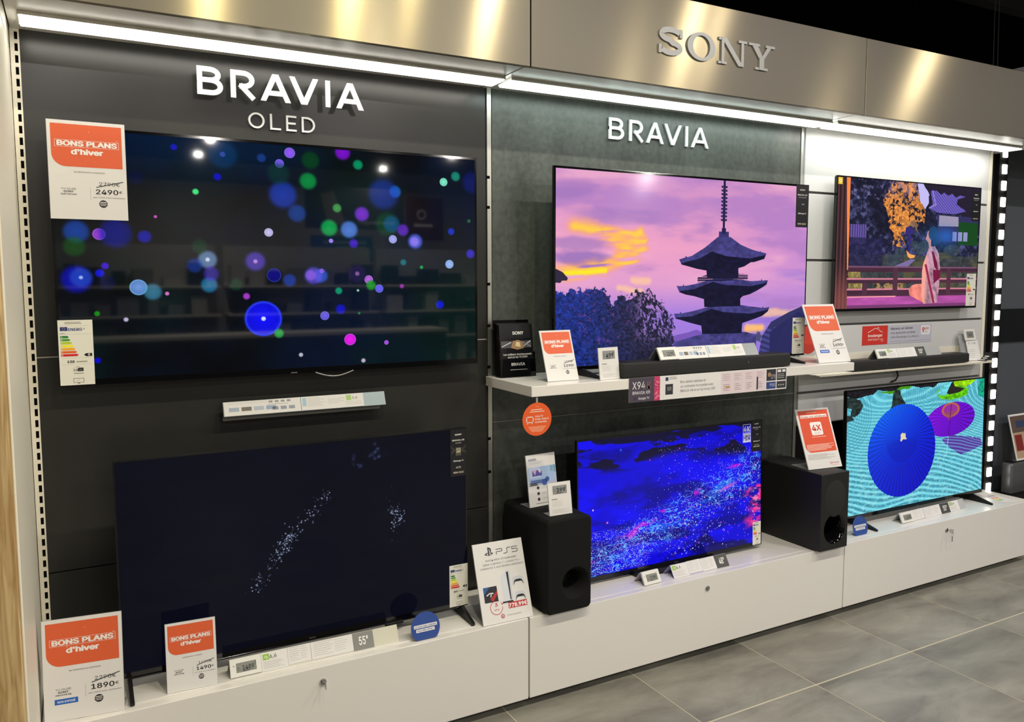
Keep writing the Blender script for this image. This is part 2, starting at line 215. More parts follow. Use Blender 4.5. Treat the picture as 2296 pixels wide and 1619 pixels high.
    f = (.6 * fbm(U + .25 * V, V, 46, 5, 33, 4, .6) + .4 * fbm(U, V, 30, 26, 35, 4, .7))[..., None]; f = np.clip((f - .5) * 2.2 + .5, 0, 1)
    mix(img, pmask(U, V, [(.49, .15), (.515, .178), (.539, .187), (.59, .19), (.612, .026), (.563, .055), (.497, .098)]), C3(250, 142, 128) * (.8 + .35 * f)); mix(img, kim, C3(176, 132, 150) * (.65 + .7 * f))
    mix(img, kim * (1 - sstep(.015, .05, U - .581)), C3(250, 168, 150)); mix(img, kim * (np.abs(U - .605 - .22 * (.35 - V)) < .008) * (V < .35), C3(150, 40, 70))
    mix(img, pmask(U, V, [(.645, .46), (.66, .455), (.69, .36), (.70, .29), (.67, .33)]), C3(110, 24, 60)); mix(img, pmask(U, V, [(.661, .304), (.715, .304), (.718, .241), (.67, .189)]), C3(120, 22, 66))
    mix(img, pmask(U, V, [(.612, .62), (.625, .63), (.64, .57), (.637, .50), (.655, .49), (.628, .48), (.618, .53), (.598, .555), (.606, .59)]), C3(236, 150, 140))
    mix(img, 1 - sstep(.85, 1.05, np.hypot((U - .652) / .036, (V - .605) / .062)), C3(26, 60, 96)); mix(img, 1 - sstep(.8, 1.1, np.hypot((U - .667) / .02, (V - .54) / .04)), C3(26, 50, 90))
    mix(img, .55 * np.exp(-np.hypot((U - .75) / .06, (V - .588) / .06) ** 2), C3(40, 110, 230)); mix(img, .35 * np.exp(-np.hypot((U - .70) / .12, (V - .56) / .1) ** 2), C3(30, 120, 200))
    return img

def screen_parasol():
    w, h = 1280, 740; U, V = _grid(w, h); asp = 1.75
    n = fbm(U, V, 60, 60, 3, 3); wv = fbm(U, V, 2.4, 2, 5, 3)
    img = np.zeros((h, w, 3), np.float32) + C3(94, 190, 212)
    ph = (V * 1.0 + .38 * U + .10 * np.sin(U * 5 + 1) + .16 * (wv - .5)) * (230 - 90 * V); lo = sstep(.9, .2, V)
    r = np.sin(ph * (1.25 - .55 * lo)); s = sstep(-.2, .9, r) * (.35 + .65 * lo)
    mix(img, .62 * s * sstep(.35, .6, n + .15 * lo), C3(36, 104, 122)); mix(img, .8 * sstep(.2, .9, -r), C3(136, 228, 238)); mix(img, .5 * sstep(.5, .7, n) * lo, C3(170, 235, 240))
    for cx, cy in ((.0, .80), (.56, .93), (.86, .83)):
        rr = np.hypot((U - cx) * asp, V - cy); mix(img, .35 * (np.sin(rr * 230) > .3) * (rr < .3) * (V > .5), C3(50, 130, 150))
    mix(img, pmask(U, V + .02 * (n - .5), [(.67, .503), (.75, .53), (.981, .47), (1.0, .40), (.83, .344), (.736, .422)]) * (.5 + .4 * (r > -.2)), C3(84, 38, 150))
    # rocks and moss
    e = .05 * (fbm(U, V, 16, 12, 9, 3) - .5)
    mix(img, pmask(U, V + e, [(-.1, 1.1), (.75, 1.1), (.6, .965), (.45, .985), (.36, .975), (.2, .985), (.17, .955), (-.1, .955)]), C3(26, 24, 30) * (.4 + 1.2 * n[..., None])); mix(img, pmask(U, V + e, [(.2, .97), (.3, .985), (.44, .99), (.42, .968), (.28, .955)]), C3(70, 150, 20))
    for pts in ([(-.05, .95), (.05, .955), (.09, .93), (.105, .88), (.085, .82), (.05, .79), (.02, .80), (.03, .86), (-.05, .90)], [(-.05, .83), (.03, .80), (.04, .76), (-.05, .745)], [(.325, .985), (.35, .97), (.365, .91), (.40, .86), (.36, .80), (.28, .79), (.30, .86), (.31, .95)]):
        mix(img, pmask(U + e * .4, V + e * .5, pts), C3(36, 52, 50) * (.3 + 1.4 * n[..., None]))
    mo = np.hypot((U - .74) / .125, (V - .905) / .062) + .5 * (fbm(U, V, 20, 16, 15) - .5); mix(img, 1 - sstep(.9, 1.05, mo), C3(94, 190, 10) * (.55 + .9 * n[..., None]))
    mix(img, pmask(U, V, [(.62, .90), (.67, .98), (.75, 1.0), (.72, .90), (.68, .885)]), C3(110, 214, 226) * (.7 + .5 * n[..., None])); mix(img, pmask(U, V, [(.70, .905), (.735, .99), (.76, 1.01), (.765, .955), (.84, .93), (.80, .90), (.72, .89)]), C3(40, 36, 34))
    mix(img, pmask(U + e, V + e, [(.76, 1.02), (.93, 1.02), (.91, .975), (.85, .94), (.77, .965)]), C3(140, 200, 10) * (.6 + .8 * n[..., None])); mix(img, pmask(U + e, V + e, [(.94, 1.0), (1.05, 1.0), (1.05, .82), (.96, .86)]), C3(20, 150, 120) * (.5 + n[..., None]))
    def para(cx, cy, rx, ry, hx, hy, c0, c1, ribs, rot=0.0, scal=.012):
        X = (U - cx) * asp; Y = V - cy; a = np.radians(rot); x = X * np.cos(a) + Y * np.sin(a); y = -X * np.sin(a) + Y * np.cos(a)
        th0 = np.arctan2(y / ry, x / (rx * asp)); d = np.hypot(x / (rx * asp), y / ry); m = d < 1 - scal * np.abs(np.sin(th0 * ribs / 2))
        dx = (U - hx) * asp; dy = V - hy; th = np.arctan2(dy, dx); rr = np.hypot(dx, dy)
        t = np.clip(.5 + (U - cx) / (2 * rx) * .75 - (V - cy) / (2 * ry) * .35, 0, 1)[..., None]
        col = C3(*c0) * (1 - t) + C3(*c1) * t; q = np.abs(np.sin(th * ribs / 2)); col = col * (.7 + .42 * q[..., None])
        lit = (1 - sstep(.0, .16, q)) * sstep(.03, .3, rr) * sstep(.2, -.2, np.cos(th - 2.4) * -1); mix(img, m, col); mix(img, m * lit * .55, C3(90, 160, 255) if c1[2] > 150 and c0[0] < 50 else C3(200, 90, 200))
        return m, rr, th, d
    m, rr, th, d = para(.738, .672, .192, .148, .728, .70, (128, 10, 220), (92, 0, 190), 44, 3)
    rg = np.hypot((U - .735) / .066, (V - .755) / .06); mix(img, m * (rg < 1), C3(150, 70, 110)); mix(img, m * (rg < .8) * .8, C3(150, 40, 170)); mix(img, m * np.exp(-((rg - .95) / .12) ** 2), C3(196, 110, 60)); mix(img, pmask(U, V, [(.675, .735), (.79, .745), (.726, .66)]) * m * .6, C3(150, 80, 90))
    mix(img, 1 - sstep(.002, .005, seg(U, V, (.738, .80), (.724, .53), asp)), C3(50, 10, 60)); mix(img, 1 - sstep(.002, .005, seg(U, V, (.722, .525), (.712, .36), asp)), C3(150, 220, 240))
    m, rr, th, d = para(.382, .466, .243, .390, .379, .568, (10, 120, 255), (0, 0, 190), 62, -4)
    mix(img, m * (1 - sstep(.19, .21, rr)) * .22 * sstep(.2, -.5, np.sin(th)) , C3(0, 0, 120)); mix(img, m * sstep(.45, -.35, (V - .466) - .5 * (.382 - U)) * .55, C3(0, 0, 176))
    mix(img, pmask(U, V, [(.365, .60), (.38, .615), (.39, .605), (.40, .61), (.402, .575), (.412, .555), (.395, .555), (.385, .56), (.372, .54), (.364, .55), (.368, .575)]), C3(226, 214, 170))
    return img

# ------------------------------------------------------------------ helpers
def lin(c):
    c = c / 255.0
    return c / 12.92 if c <= .04045 else ((c + .055) / 1.055) ** 2.4
def rgb(c):
    if isinstance(c, str): c = [int(c[i:i + 2], 16) for i in (0, 2, 4)]
    return (lin(c[0]), lin(c[1]), lin(c[2]), 1)
MATS = {}
def mat(name, c, rough=.5, metal=0, spec=.5, coat=0, emit=None, es=0, noise=0, nscale=8, alpha=1, trans=0, bump=0, bscale=200):
    if name in MATS: return MATS[name]
    m = bpy.data.materials.new(name); m.use_nodes = True; nt = m.node_tree; b = nt.nodes['Principled BSDF']
    col = rgb(c); b.inputs['Base Color'].default_value = col; b.inputs['Roughness'].default_value = rough; b.inputs['Metallic'].default_value = metal
    b.inputs['Specular IOR Level'].default_value = spec; b.inputs['Coat Weight'].default_value = coat; b.inputs['Coat Roughness'].default_value = .08
    b.inputs['Alpha'].default_value = alpha; b.inputs['Transmission Weight'].default_value = trans
    if emit is not None: b.inputs['Emission Color'].default_value = rgb(emit); b.inputs['Emission Strength'].default_value = es
    if noise or bump:
        tc = nt.nodes.new('ShaderNodeTexCoord'); n = nt.nodes.new('ShaderNodeTexNoise'); n.inputs['Scale'].default_value = nscale; n.inputs['Detail'].default_value = 8
        nt.links.new(tc.outputs['Object'], n.inputs['Vector'])
        if noise:
            r = nt.nodes.new('ShaderNodeValToRGB'); r.color_ramp.elements[0].position = .3; r.color_ramp.elements[1].position = .72
            r.color_ramp.elements[0].color = tuple(x * (1 - noise) for x in col[:3]) + (1,); r.color_ramp.elements[1].color = tuple(min(1, x * (1 + noise)) for x in col[:3]) + (1,)
            nt.links.new(n.outputs['Fac'], r.inputs['Fac']); nt.links.new(r.outputs['Color'], b.inputs['Base Color'])
        if bump:
            n2 = nt.nodes.new('ShaderNodeTexNoise'); n2.inputs['Scale'].default_value = bscale; nt.links.new(tc.outputs['Object'], n2.inputs['Vector'])
            bp = nt.nodes.new('ShaderNodeBump'); bp.inputs['Strength'].default_value = bump; bp.inputs['Distance'].default_value = .002
            nt.links.new(n2.outputs['Fac'], bp.inputs['Height']); nt.links.new(bp.outputs['Normal'], b.inputs['Normal'])
    MATS[name] = m; return m
def ink(c, rough=.45):
    k = c if isinstance(c, str) else '%02x%02x%02x' % tuple(c)
    return mat('ink_' + k, k, rough, spec=.35)
class MB:
    def __init__(s): s.v = []; s.f = []; s.m = []; s.mats = []; s.uv = None
    def mi(s, m):
        if m not in s.mats: s.mats.append(m)
        return s.mats.index(m)
    def add(s, vs, fs, m):
        o = len(s.v); k = s.mi(m); s.v += [tuple(v) for v in vs]
        for f in fs: s.f.append(tuple(i + o for i in f)); s.m.append(k)
    def box(s, x0, x1, y0, y1, z0, z1, m, bev=0, seg=2):
        if bev:
            bm = bmesh.new(); bmesh.ops.create_cube(bm, size=1)
            for v in bm.verts: v.co = Vector(((x0 + x1) / 2 + v.co.x * (x1 - x0), (y0 + y1) / 2 + v.co.y * (y1 - y0), (z0 + z1) / 2 + v.co.z * (z1 - z0)))
            bmesh.ops.bevel(bm, geom=bm.edges[:], offset=bev, segments=seg, affect='EDGES', profile=.5)
            s.bm(bm, m); return s
        s.add([(x0, y0, z0), (x1, y0, z0), (x1, y1, z0), (x0, y1, z0), (x0, y0, z1), (x1, y0, z1), (x1, y1, z1), (x0, y1, z1)],
              [(0, 3, 2, 1), (4, 5, 6, 7), (0, 1, 5, 4), (1, 2, 6, 5), (2, 3, 7, 6), (3, 0, 4, 7)], m); return s
    def bm(s, bm, m):
        bm.verts.index_update(); s.add([v.co[:] for v in bm.verts], [[v.index for v in f.verts] for f in bm.faces], m); bm.free()
    def prism(s, pts, y0, y1, m):  # outline in x,z extruded along y
        n = len(pts); a = [(x, y0, z) for x, z in pts]; b = [(x, y1, z) for x, z in pts]
        s.add(a + b, [tuple(range(n)), tuple(range(2 * n - 1, n - 1, -1))] + [(i, i + n, (i + 1) % n + n, (i + 1) % n) for i in range(n)], m); return s
    def prismx(s, pts, x0, x1, m):  # outline in y,z extruded along x
        n = len(pts); a = [(x0, y, z) for y, z in pts]; b = [(x1, y, z) for y, z in pts]
        s.add(a + b, [tuple(range(n)), tuple(range(2 * n - 1, n - 1, -1))] + [(i, i + n, (i + 1) % n + n, (i + 1) % n) for i in range(n)], m); return s
    def cyl(s, p, q, r, m, n=20, r2=None):
        p, q = Vector(p), Vector(q); d = (q - p).normalized(); a = d.orthogonal().normalized(); b = d.cross(a); r2 = r if r2 is None else r2; vs = []
        for c, rr in ((p, r), (q, r2)):
            for i in range(n): t = 2 * math.pi * i / n; vs.append(c + a * math.cos(t) * rr + b * math.sin(t) * rr)
        s.add(vs, [tuple(range(n - 1, -1, -1)), tuple(range(n, 2 * n))] + [(i, (i + 1) % n, (i + 1) % n + n, i + n) for i in range(n)], m); return s
    def lathe_y(s, cx, cz, prof, m, n=32, sx=1, sz=1):  # profile (radius, y)
        vs = []
        for r, y in prof:
            for i in range(n): t = 2 * math.pi * i / n; vs.append((cx + r * sx * math.cos(t), y, cz + r * sz * math.sin(t)))
        fs = []
        for k in range(len(prof) - 1):
            for i in range(n): j = (i + 1) % n; fs.append((k * n + i, k * n + j, (k + 1) * n + j, (k + 1) * n + i))
        s.add(vs, fs, m); return s
    def tube(s, pts, r, m, n=8):
        pts = [Vector(p) for p in pts]; vs = []; fs = []
        for i, p in enumerate(pts):
            d = (pts[min(i + 1, len(pts) - 1)] - pts[max(i - 1, 0)]).normalized(); a = d.cross(Vector((.3, .2, 1))).normalized(); b = d.cross(a)
            for k in range(n): t = 2 * math.pi * k / n; vs.append(p + a * math.cos(t) * r + b * math.sin(t) * r)
        for i in range(len(pts) - 1):
            for k in range(n): j = (k + 1) % n; fs.append((i * n + k, i * n + j, (i + 1) * n + j, (i + 1) * n + k))
        fs += [tuple(range(n - 1, -1, -1)), tuple(range((len(pts) - 1) * n, len(pts) * n))]; s.add(vs, fs, m); return s
    def build(s, name, parent=None, M=None, smooth=False, loc=None):
        me = bpy.data.meshes.new(name); v = s.v if M is None else [tuple(M @ Vector(p)) for p in s.v]
        me.from_pydata(v, [], s.f); me.materials.clear()
        for m in s.mats: me.materials.append(m)
        me.polygons.foreach_set('material_index', s.m); me.update()
        if smooth:
            me.polygons.foreach_set('use_smooth', [True] * len(me.polygons)); me.set_sharp_from_angle(angle=math.radians(38))
        o = bpy.data.objects.new(name, me); COL.objects.link(o)
        if parent: o.parent = parent
        if loc: o.location = loc
        return o
def empty(name, loc=(0, 0, 0), rz=0, rx=0):
    o = bpy.data.objects.new(name, None); o.empty_display_size = .05; COL.objects.link(o); o.location = loc; o.rotation_euler = (rx, 0, rz); return o
def tag(o, label, cat, group=None):
    o['label'] = label; o['category'] = cat
    if group: o['group'] = group
    return o
def struct(o, label=None):
    o['kind'] = 'structure'
    if label: o['label'] = label
    return o
RX = lambda deg: Matrix.Rotation(-math.radians(deg), 4, 'X')   # lean back by deg
# ---- flat lettering
_TX = {}
try: FONT = bpy.data.fonts.load(os.path.join(bpy.utils.system_resource('DATAFILES'), 'fonts', 'Inter.woff2'))   # Blender's own bundled typeface
except Exception: FONT = None
def text2d(t, bold=0.0, shear=0.0):
    k = (t, bold, shear)
    if k not in _TX:
        cu = bpy.data.curves.new('lettering', 'FONT'); cu.body = t; cu.size = 1; cu.font = FONT or cu.font; cu.offset = bold; cu.shear = shear; cu.resolution_u = 3; cu.dimensions = '2D'; cu.fill_mode = 'BOTH'
        ob = bpy.data.objects.new('lettering', cu); me = ob.to_mesh()
        v = np.array([q.co[:2] for q in me.vertices]).reshape(-1, 2); f = [tuple(p.vertices) for p in me.polygons]
        ob.to_mesh_clear(); bpy.data.objects.remove(ob); bpy.data.curves.remove(cu)
        _TX[k] = (v, f)
    return _TX[k]
CAP = None
class Print:
    """flat print in a local x,z plane that faces -y; every layer lies a hair in front of the one before"""
    def __init__(s, W, H, eps=.00025): s.mb = MB(); s.W = W; s.H = H; s.eps = eps
    def poly(s, pts, c, L=1):
        m = ink(c) if not isinstance(c, bpy.types.Material) else c
        s.mb.add([(x, -L * s.eps, z) for x, z in pts], [tuple(range(len(pts)))], m)
    def rect(s, x0, x1, z0, z1, c, L=1): s.poly([(x0, z0), (x1, z0), (x1, z1), (x0, z1)], c, L)
    def frect(s, x0, x1, t0, t1, c, L=1): s.rect(x0 * s.W, x1 * s.W, (1 - t1) * s.H, (1 - t0) * s.H, c, L)  # fractions, t from the top
    def disc(s, x, z, r, c, L=1, n=28, rz=None): s.poly([(x + r * math.cos(2 * math.pi * i / n), z + (rz or r) * math.sin(2 * math.pi * i / n)) for i in range(n)], c, L)
    def ring(s, x, z, r, w, c, L=1, a0=0, a1=360, n=32):
        m = ink(c); vs = []; fs = []
        for i in range(n + 1):
            t = math.radians(a0 + (a1 - a0) * i / n)
            for q in (r, r - w): vs.append((x + q * math.cos(t), -L * s.eps, z + q * math.sin(t)))
        s.mb.add(vs, [(2 * i, 2 * i + 1, 2 * i + 3, 2 * i + 2) for i in range(n)], m)
    def line(s, pts, w, c, L=1):
        for (x0, z0), (x1, z1) in zip(pts, pts[1:]):
            d = math.hypot(x1 - x0, z1 - z0) or 1; a = -(z1 - z0) / d * w / 2; b = (x1 - x0) / d * w / 2; ex = (x1 - x0) / d * w * .4; ez = (z1 - z0) / d * w * .4
            s.poly([(x0 + a - ex, z0 + b - ez), (x0 - a - ex, z0 - b - ez), (x1 - a + ex, z1 - b + ez), (x1 + a + ex, z1 + b + ez)], c, L)
    def frame(s, x0, x1, z0, z1, w, c, L=1):
        s.rect(x0, x1, z0, z0 + w, c, L); s.rect(x0, x1, z1 - w, z1, c, L); s.rect(x0, x0 + w, z0 + w, z1 - w, c, L); s.rect(x1 - w, x1, z0 + w, z1 - w, c, L)
    def text(s, t, x, z, h, c, w=None, al='c', bold=0.0, L=2, shear=0.0):
        """cap height h, baseline at z; w forces the width"""
        global CAP
        if CAP is None: q = text2d('H')[0]; CAP = q[:, 1].max() - q[:, 1].min()
        v, f = text2d(t, 0.0, shear)
        if not len(v): return
        k = h / CAP; x0, x1 = v[:, 0].min(), v[:, 0].max(); kx = k if w is None else w / (x1 - x0); ww = (x1 - x0) * kx
        ox = x - (ww / 2 if al == 'c' else ww if al == 'r' else 0)
        m = ink(c) if not isinstance(c, bpy.types.Material) else c
        for j, (a, b) in enumerate(((0, 0),) if bold < .012 else ((-.5, 0), (.5, 0), (0, .35), (0, -.35))):
            s.mb.add([(ox + (p[0] - x0) * kx + a * bold * 1.3 * kx, -(L + .12 * j) * s.eps, z + p[1] * k + b * bold * 1.3 * k) for p in v], f, m)
    def ft(s, t, x, tt, h, c, w=None, **k): s.text(t, x * s.W, (1 - tt) * s.H, h * s.H, c, None if w is None else w * s.W, **k)  # fractions
    def lines(s, x0, x1, t0, t1, n, c, L=2, th=.35, seed=0):  # illegible small print
        r = np.random.RandomState(seed)
        for i in range(n):
            a = t0 + (t1 - t0) * i / max(1, n); b = a + (t1 - t0) / max(1, n) * th; e = x0 + (x1 - x0) * (.6 + .4 * r.rand()); s.frect(x0, e, a, b, c, L)
    def build(s, name, parent, M=None): return s.mb.build(name, parent, M)
def rrect(x0, x1, z0, z1, r, n=6, corners='1111'):
    out = []
    for k, (cx, cz, a) in enumerate(((x0 + r, z0 + r, 180), (x1 - r, z0 + r, 270), (x1 - r, z1 - r, 0), (x0 + r, z1 - r, 90))):
        if corners[k] == '1': out += [(cx + r * math.cos(math.radians(a + 90 * i / n)), cz + r * math.sin(math.radians(a + 90 * i / n))) for i in range(n + 1)]
        else: out.append(((x0, z0), (x1, z0), (x1, z1), (x0, z1))[k])
    return out

# ------------------------------------------------------------------ materials
M_white = mat('white_laminate', 'dfdcd6', .28, spec=.5, coat=.15)
M_wpanel = mat('white_panel', 'cbcccb', .35, spec=.45)
M_wpaint = mat('white_paint', 'e6e0cf', .45)
M_dark = mat('dark_gloss_panel', '2b2b29', .27, spec=.38, noise=.12, nscale=3)
M_black = mat('black_plastic', '0d0d0e', .4, spec=.4)
M_gloss = mat('black_gloss', '08080a', .08, spec=.5)
M_mattblack = mat('matt_black', '0b0b0b', .8, spec=.2)
M_void = mat('black_paint', '090909', .95, spec=.1)
M_paper = mat('paper', 'dcdad8', .55, spec=.3)
M_acr = mat('clear_acrylic', 'b9bcc0', .15, spec=.5, alpha=.45)
M_chrome = mat('chrome', 'c8c8c8', .12, metal=1)
M_silver = mat('silver_metal', 'a0a09e', .35, metal=1)
M_grey = mat('grey_plastic', '9a9c9c', .3)
M_fabric = mat('speaker_cloth', '131313', .85, spec=.2, bump=.4, bscale=900)
M_lcd = mat('lcd_grey', '8f908a', .35)
M_edge = mat('aluminium_edge', 'c9c8c0', .3, metal=.8)
def concrete():
    m = mat('dark_concrete_panel', '42453f', .34, spec=.45); nt = m.node_tree; b = nt.nodes['Principled BSDF']
    tc = nt.nodes.new('ShaderNodeTexCoord'); mp = nt.nodes.new('ShaderNodeMapping'); mp.inputs['Scale'].default_value = (1, 1, .45); n = nt.nodes.new('ShaderNodeTexNoise'); n.inputs['Scale'].default_value = 5; n.inputs['Detail'].default_value = 12; n.inputs['Roughness'].default_value = .68
    n2 = nt.nodes.new('ShaderNodeTexNoise'); n2.inputs['Scale'].default_value = 42; n2.inputs['Detail'].default_value = 6
    mx = nt.nodes.new('ShaderNodeMix'); mx.data_type = 'FLOAT'; mx.inputs[0].default_value = .35
    r = nt.nodes.new('ShaderNodeValToRGB'); r.color_ramp.elements[0].position = .3; r.color_ramp.elements[1].position = .72; r.color_ramp.elements[0].color = rgb('2c302d'); r.color_ramp.elements[1].color = rgb('5f645e')
    L = nt.links.new; L(tc.outputs['Object'], mp.inputs['Vector']); L(mp.outputs['Vector'], n.inputs['Vector']); L(tc.outputs['Object'], n2.inputs['Vector']); L(n.outputs['Fac'], mx.inputs[2]); L(n2.outputs['Fac'], mx.inputs[3]); L(mx.outputs[0], r.inputs['Fac']); L(r.outputs['Color'], b.inputs['Base Color'])
    return m
M_conc = concrete()
def oak():
    m = mat('light_oak', 'b08f5c', .5); nt = m.node_tree; b = nt.nodes['Principled BSDF']; L = nt.links.new
    tc = nt.nodes.new('ShaderNodeTexCoord'); mp = nt.nodes.new('ShaderNodeMapping'); mp.inputs['Scale'].default_value = (26, 26, 1.6); n = nt.nodes.new('ShaderNodeTexNoise'); n.inputs['Scale'].default_value = 3; n.inputs['Detail'].default_value = 10; n.inputs['Distortion'].default_value = .9
    r = nt.nodes.new('ShaderNodeValToRGB'); e = r.color_ramp.elements; e[0].position = .3; e[0].color = rgb('a07c4a'); e[1].position = .7; e[1].color = rgb('d8bc88')
    L(tc.outputs['Object'], mp.inputs['Vector']); L(mp.outputs['Vector'], n.inputs['Vector']); L(n.outputs['Fac'], r.inputs['Fac']); L(r.outputs['Color'], b.inputs['Base Color']); return m
M_oak = oak()
def steel():
    m = mat('brushed_steel', 'c4b488', .22, metal=1); nt = m.node_tree; b = nt.nodes['Principled BSDF']; L = nt.links.new  # gold base colour puts the lamps' warm tint into the streaks
    b.inputs['Anisotropic'].default_value = .96
    tg = nt.nodes.new('ShaderNodeTangent'); tg.direction_type = 'UV_MAP'; tg.uv_map = 'uv'; L(tg.outputs['Tangent'], b.inputs['Tangent'])
    tc = nt.nodes.new('ShaderNodeTexCoord'); mp = nt.nodes.new('ShaderNodeMapping'); mp.inputs['Scale'].default_value = (1.2, 1, 220); n = nt.nodes.new('ShaderNodeTexNoise'); n.inputs['Scale'].default_value = 4; n.inputs['Detail'].default_value = 6
    r = nt.nodes.new('ShaderNodeMapRange'); r.inputs['To Min'].default_value = .19; r.inputs['To Max'].default_value = .26
    L(tc.outputs['Object'], mp.inputs['Vector']); L(mp.outputs['Vector'], n.inputs['Vector']); L(n.outputs['Fac'], r.inputs['Value']); L(r.outputs['Result'], b.inputs['Roughness'])
    b2 = nt.nodes.new('ShaderNodeBsdfPrincipled'); b2.inputs['Base Color'].default_value = rgb('8b867c'); b2.inputs['Metallic'].default_value = 1; b2.inputs['Roughness'].default_value = .62
    mx = nt.nodes.new('ShaderNodeMixShader'); mx.inputs[0].default_value = STEEL_BROAD; L(b.outputs[0], mx.inputs[1]); L(b2.outputs[0], mx.inputs[2]); L(mx.outputs[0], nt.nodes['Material Output'].inputs['Surface']); return m
M_steel = steel()
def tilemat():
    m = mat('grey_floor_tile', '77756c', .42); nt = m.node_tree; b = nt.nodes['Principled BSDF']; L = nt.links.new
    tc = nt.nodes.new('ShaderNodeTexCoord'); oi = nt.nodes.new('ShaderNodeObjectInfo'); va = nt.nodes.new('ShaderNodeVectorMath'); va.operation = 'ADD'; sc = nt.nodes.new('ShaderNodeVectorMath'); sc.operation = 'SCALE'; sc.inputs['Scale'].default_value = 37
    L(oi.outputs['Location'], sc.inputs[0]); L(tc.outputs['Object'], va.inputs[0]); L(sc.outputs['Vector'], va.inputs[1])
    mp = nt.nodes.new('ShaderNodeMapping'); mp.inputs['Scale'].default_value = (1.4, 3.4, 1); mp.inputs['Rotation'].default_value = (0, 0, .5); L(va.outputs['Vector'], mp.inputs['Vector'])
    n = nt.nodes.new('ShaderNodeTexNoise'); n.inputs['Scale'].default_value = 1.6; n.inputs['Detail'].default_value = 9; n.inputs['Roughness'].default_value = .62; n.inputs['Distortion'].default_value = .5; L(mp.outputs['Vector'], n.inputs['Vector'])
    r = nt.nodes.new('ShaderNodeValToRGB'); e = r.color_ramp.elements; e[0].position = .3; e[0].color = rgb('64625b'); e[1].position = .72; e[1].color = rgb('969489'); L(n.outputs['Fac'], r.inputs['Fac']); L(r.outputs['Color'], b.inputs['Base Color']); return m
M_tile = tilemat()
M_grout = mat('pale_grout', 'b9b29c', .8)

# ------------------------------------------------------------------ floor, walls, ceiling
fl = MB().box(-7, 13, -11.5, .6, -.06, -.0012, M_grout).build('floor'); struct(fl, 'grey tiled shop floor with pale grout lines')
TX, TY, TS = 1.0883, -.7789, .6; tile_me = None
for i in range(-5, 9):
    for j in range(-5, 1):
        x0 = TX + i * TS; y0 = TY + j * TS
        if tile_me is None:
            t = MB().box(.003, TS - .003, .0045, TS - .0045, -.0012, 0, M_tile).build('tile', fl); tile_me = t.data
        else:
            t = bpy.data.objects.new('tile', tile_me); COL.objects.link(t); t.parent = fl
        t.location = (x0, y0, 0)
for x0, x1, y0, y1 in ((TX - 5 * TS - 4, TX - 5 * TS, -11, .0), (TX + 9 * TS, 13, -11, .0), (TX - 5 * TS, TX + 9 * TS, -11, TY - 5 * TS), (TX - 5 * TS, TX + 9 * TS, TY + TS, .5)):
    t = MB().box(x0, x1, y0, y1, -.0012, 0, M_tile).build('tile_field', fl); t['kind'] = 'stuff'
WT = 2.427
wb = MB().box(-1.66, 3.42, .012, .05, .02, 2.44, M_mattblack).build('wall_back'); struct(wb, 'black carcass behind the display wall panels')
def wpanel(x0, x1, z0, z1, m, name, y=0.0, bev=.0015): return MB().box(x0, x1, y, .012, z0, z1, m, bev=bev, seg=1).build(name, wb)
for z0, z1 in ((1.403, WT), (.699, 1.398), (.05, .695)): wpanel(-1.607, -.014, z0, z1, M_dark, 'dark_panel')
for z0, z1 in ((1.0545, WT), (.05, 1.0515)): wpanel(.014, 1.776, z0, z1, M_conc, 'concrete_panel')
for z0, z1 in ((2.094, WT), (1.748, 2.082), (1.408, 1.736), (1.057, 1.396), (.879, 1.045)): wpanel(1.80, 3.372, z0, z1, M_wpanel, 'white_slat_panel', y=-.012)
M_joint = mat('joint_pale', '9a9a94', .4)
MB().box(.014, 1.776, -.0012, .011, 1.0517, 1.0543, M_joint).build('joint_strip', wb); MB().box(-1.607, -.014, -.0012, .011, 1.3985, 1.4025, M_joint).build('joint_strip', wb)
M_groove = mat('groove_dark', '4a4a48', .6)
for z in (2.088, 1.742, 1.402, 1.051): MB().box(1.80, 3.372, -.004, .012, z - .006, z + .006, M_groove).build('groove_strip', wb)
# uprights
def upright(n, x0, x1, y0, m, label): return struct(MB().box(x0, x1, y0, .014, .05, WT, m).build('trim_%d' % n), label)
tr = struct(MB().box(-1.628, -1.607, .004, .014, .36, WT, M_void).build('trim_1'), 'white slotted upright beside the oak partition')
MB().box(-1.6095, -1.605, -.003, .012, .36, WT, M_wpaint).build('flange', tr); MB().box(-1.63, -1.6185, -.003, .012, .36, WT, M_wpaint).build('flange', tr)
rung = None; PZ = .0352
for i in range(58):
    z = WT - .022 - i * PZ
    if rung is None: o = MB().box(-1.619, -1.609, -.002, .006, -.006, .006, M_wpaint).build('rung', tr); rung = o.data
    else: o = bpy.data.objects.new('rung', rung); COL.objects.link(o); o.parent = tr
    o.location = (0, 0, z)
t2 = upright(2, -.009, .009, -.004, M_edge, 'thin aluminium upright between dark and concrete panels')
for z in (2.05, 1.93, 1.62, 1.45, 1.28, .98, .84): MB().box(-.010, .002, -.005, .0, z, z + .012, M_void).build('slot', t2)
upright(3, 1.778, 1.797, -.004, M_edge, 'thin aluminium upright between concrete and white panels')
upright(4, 3.374, 3.402, -.014, M_wpaint, 'white end upright beside the column of lights')
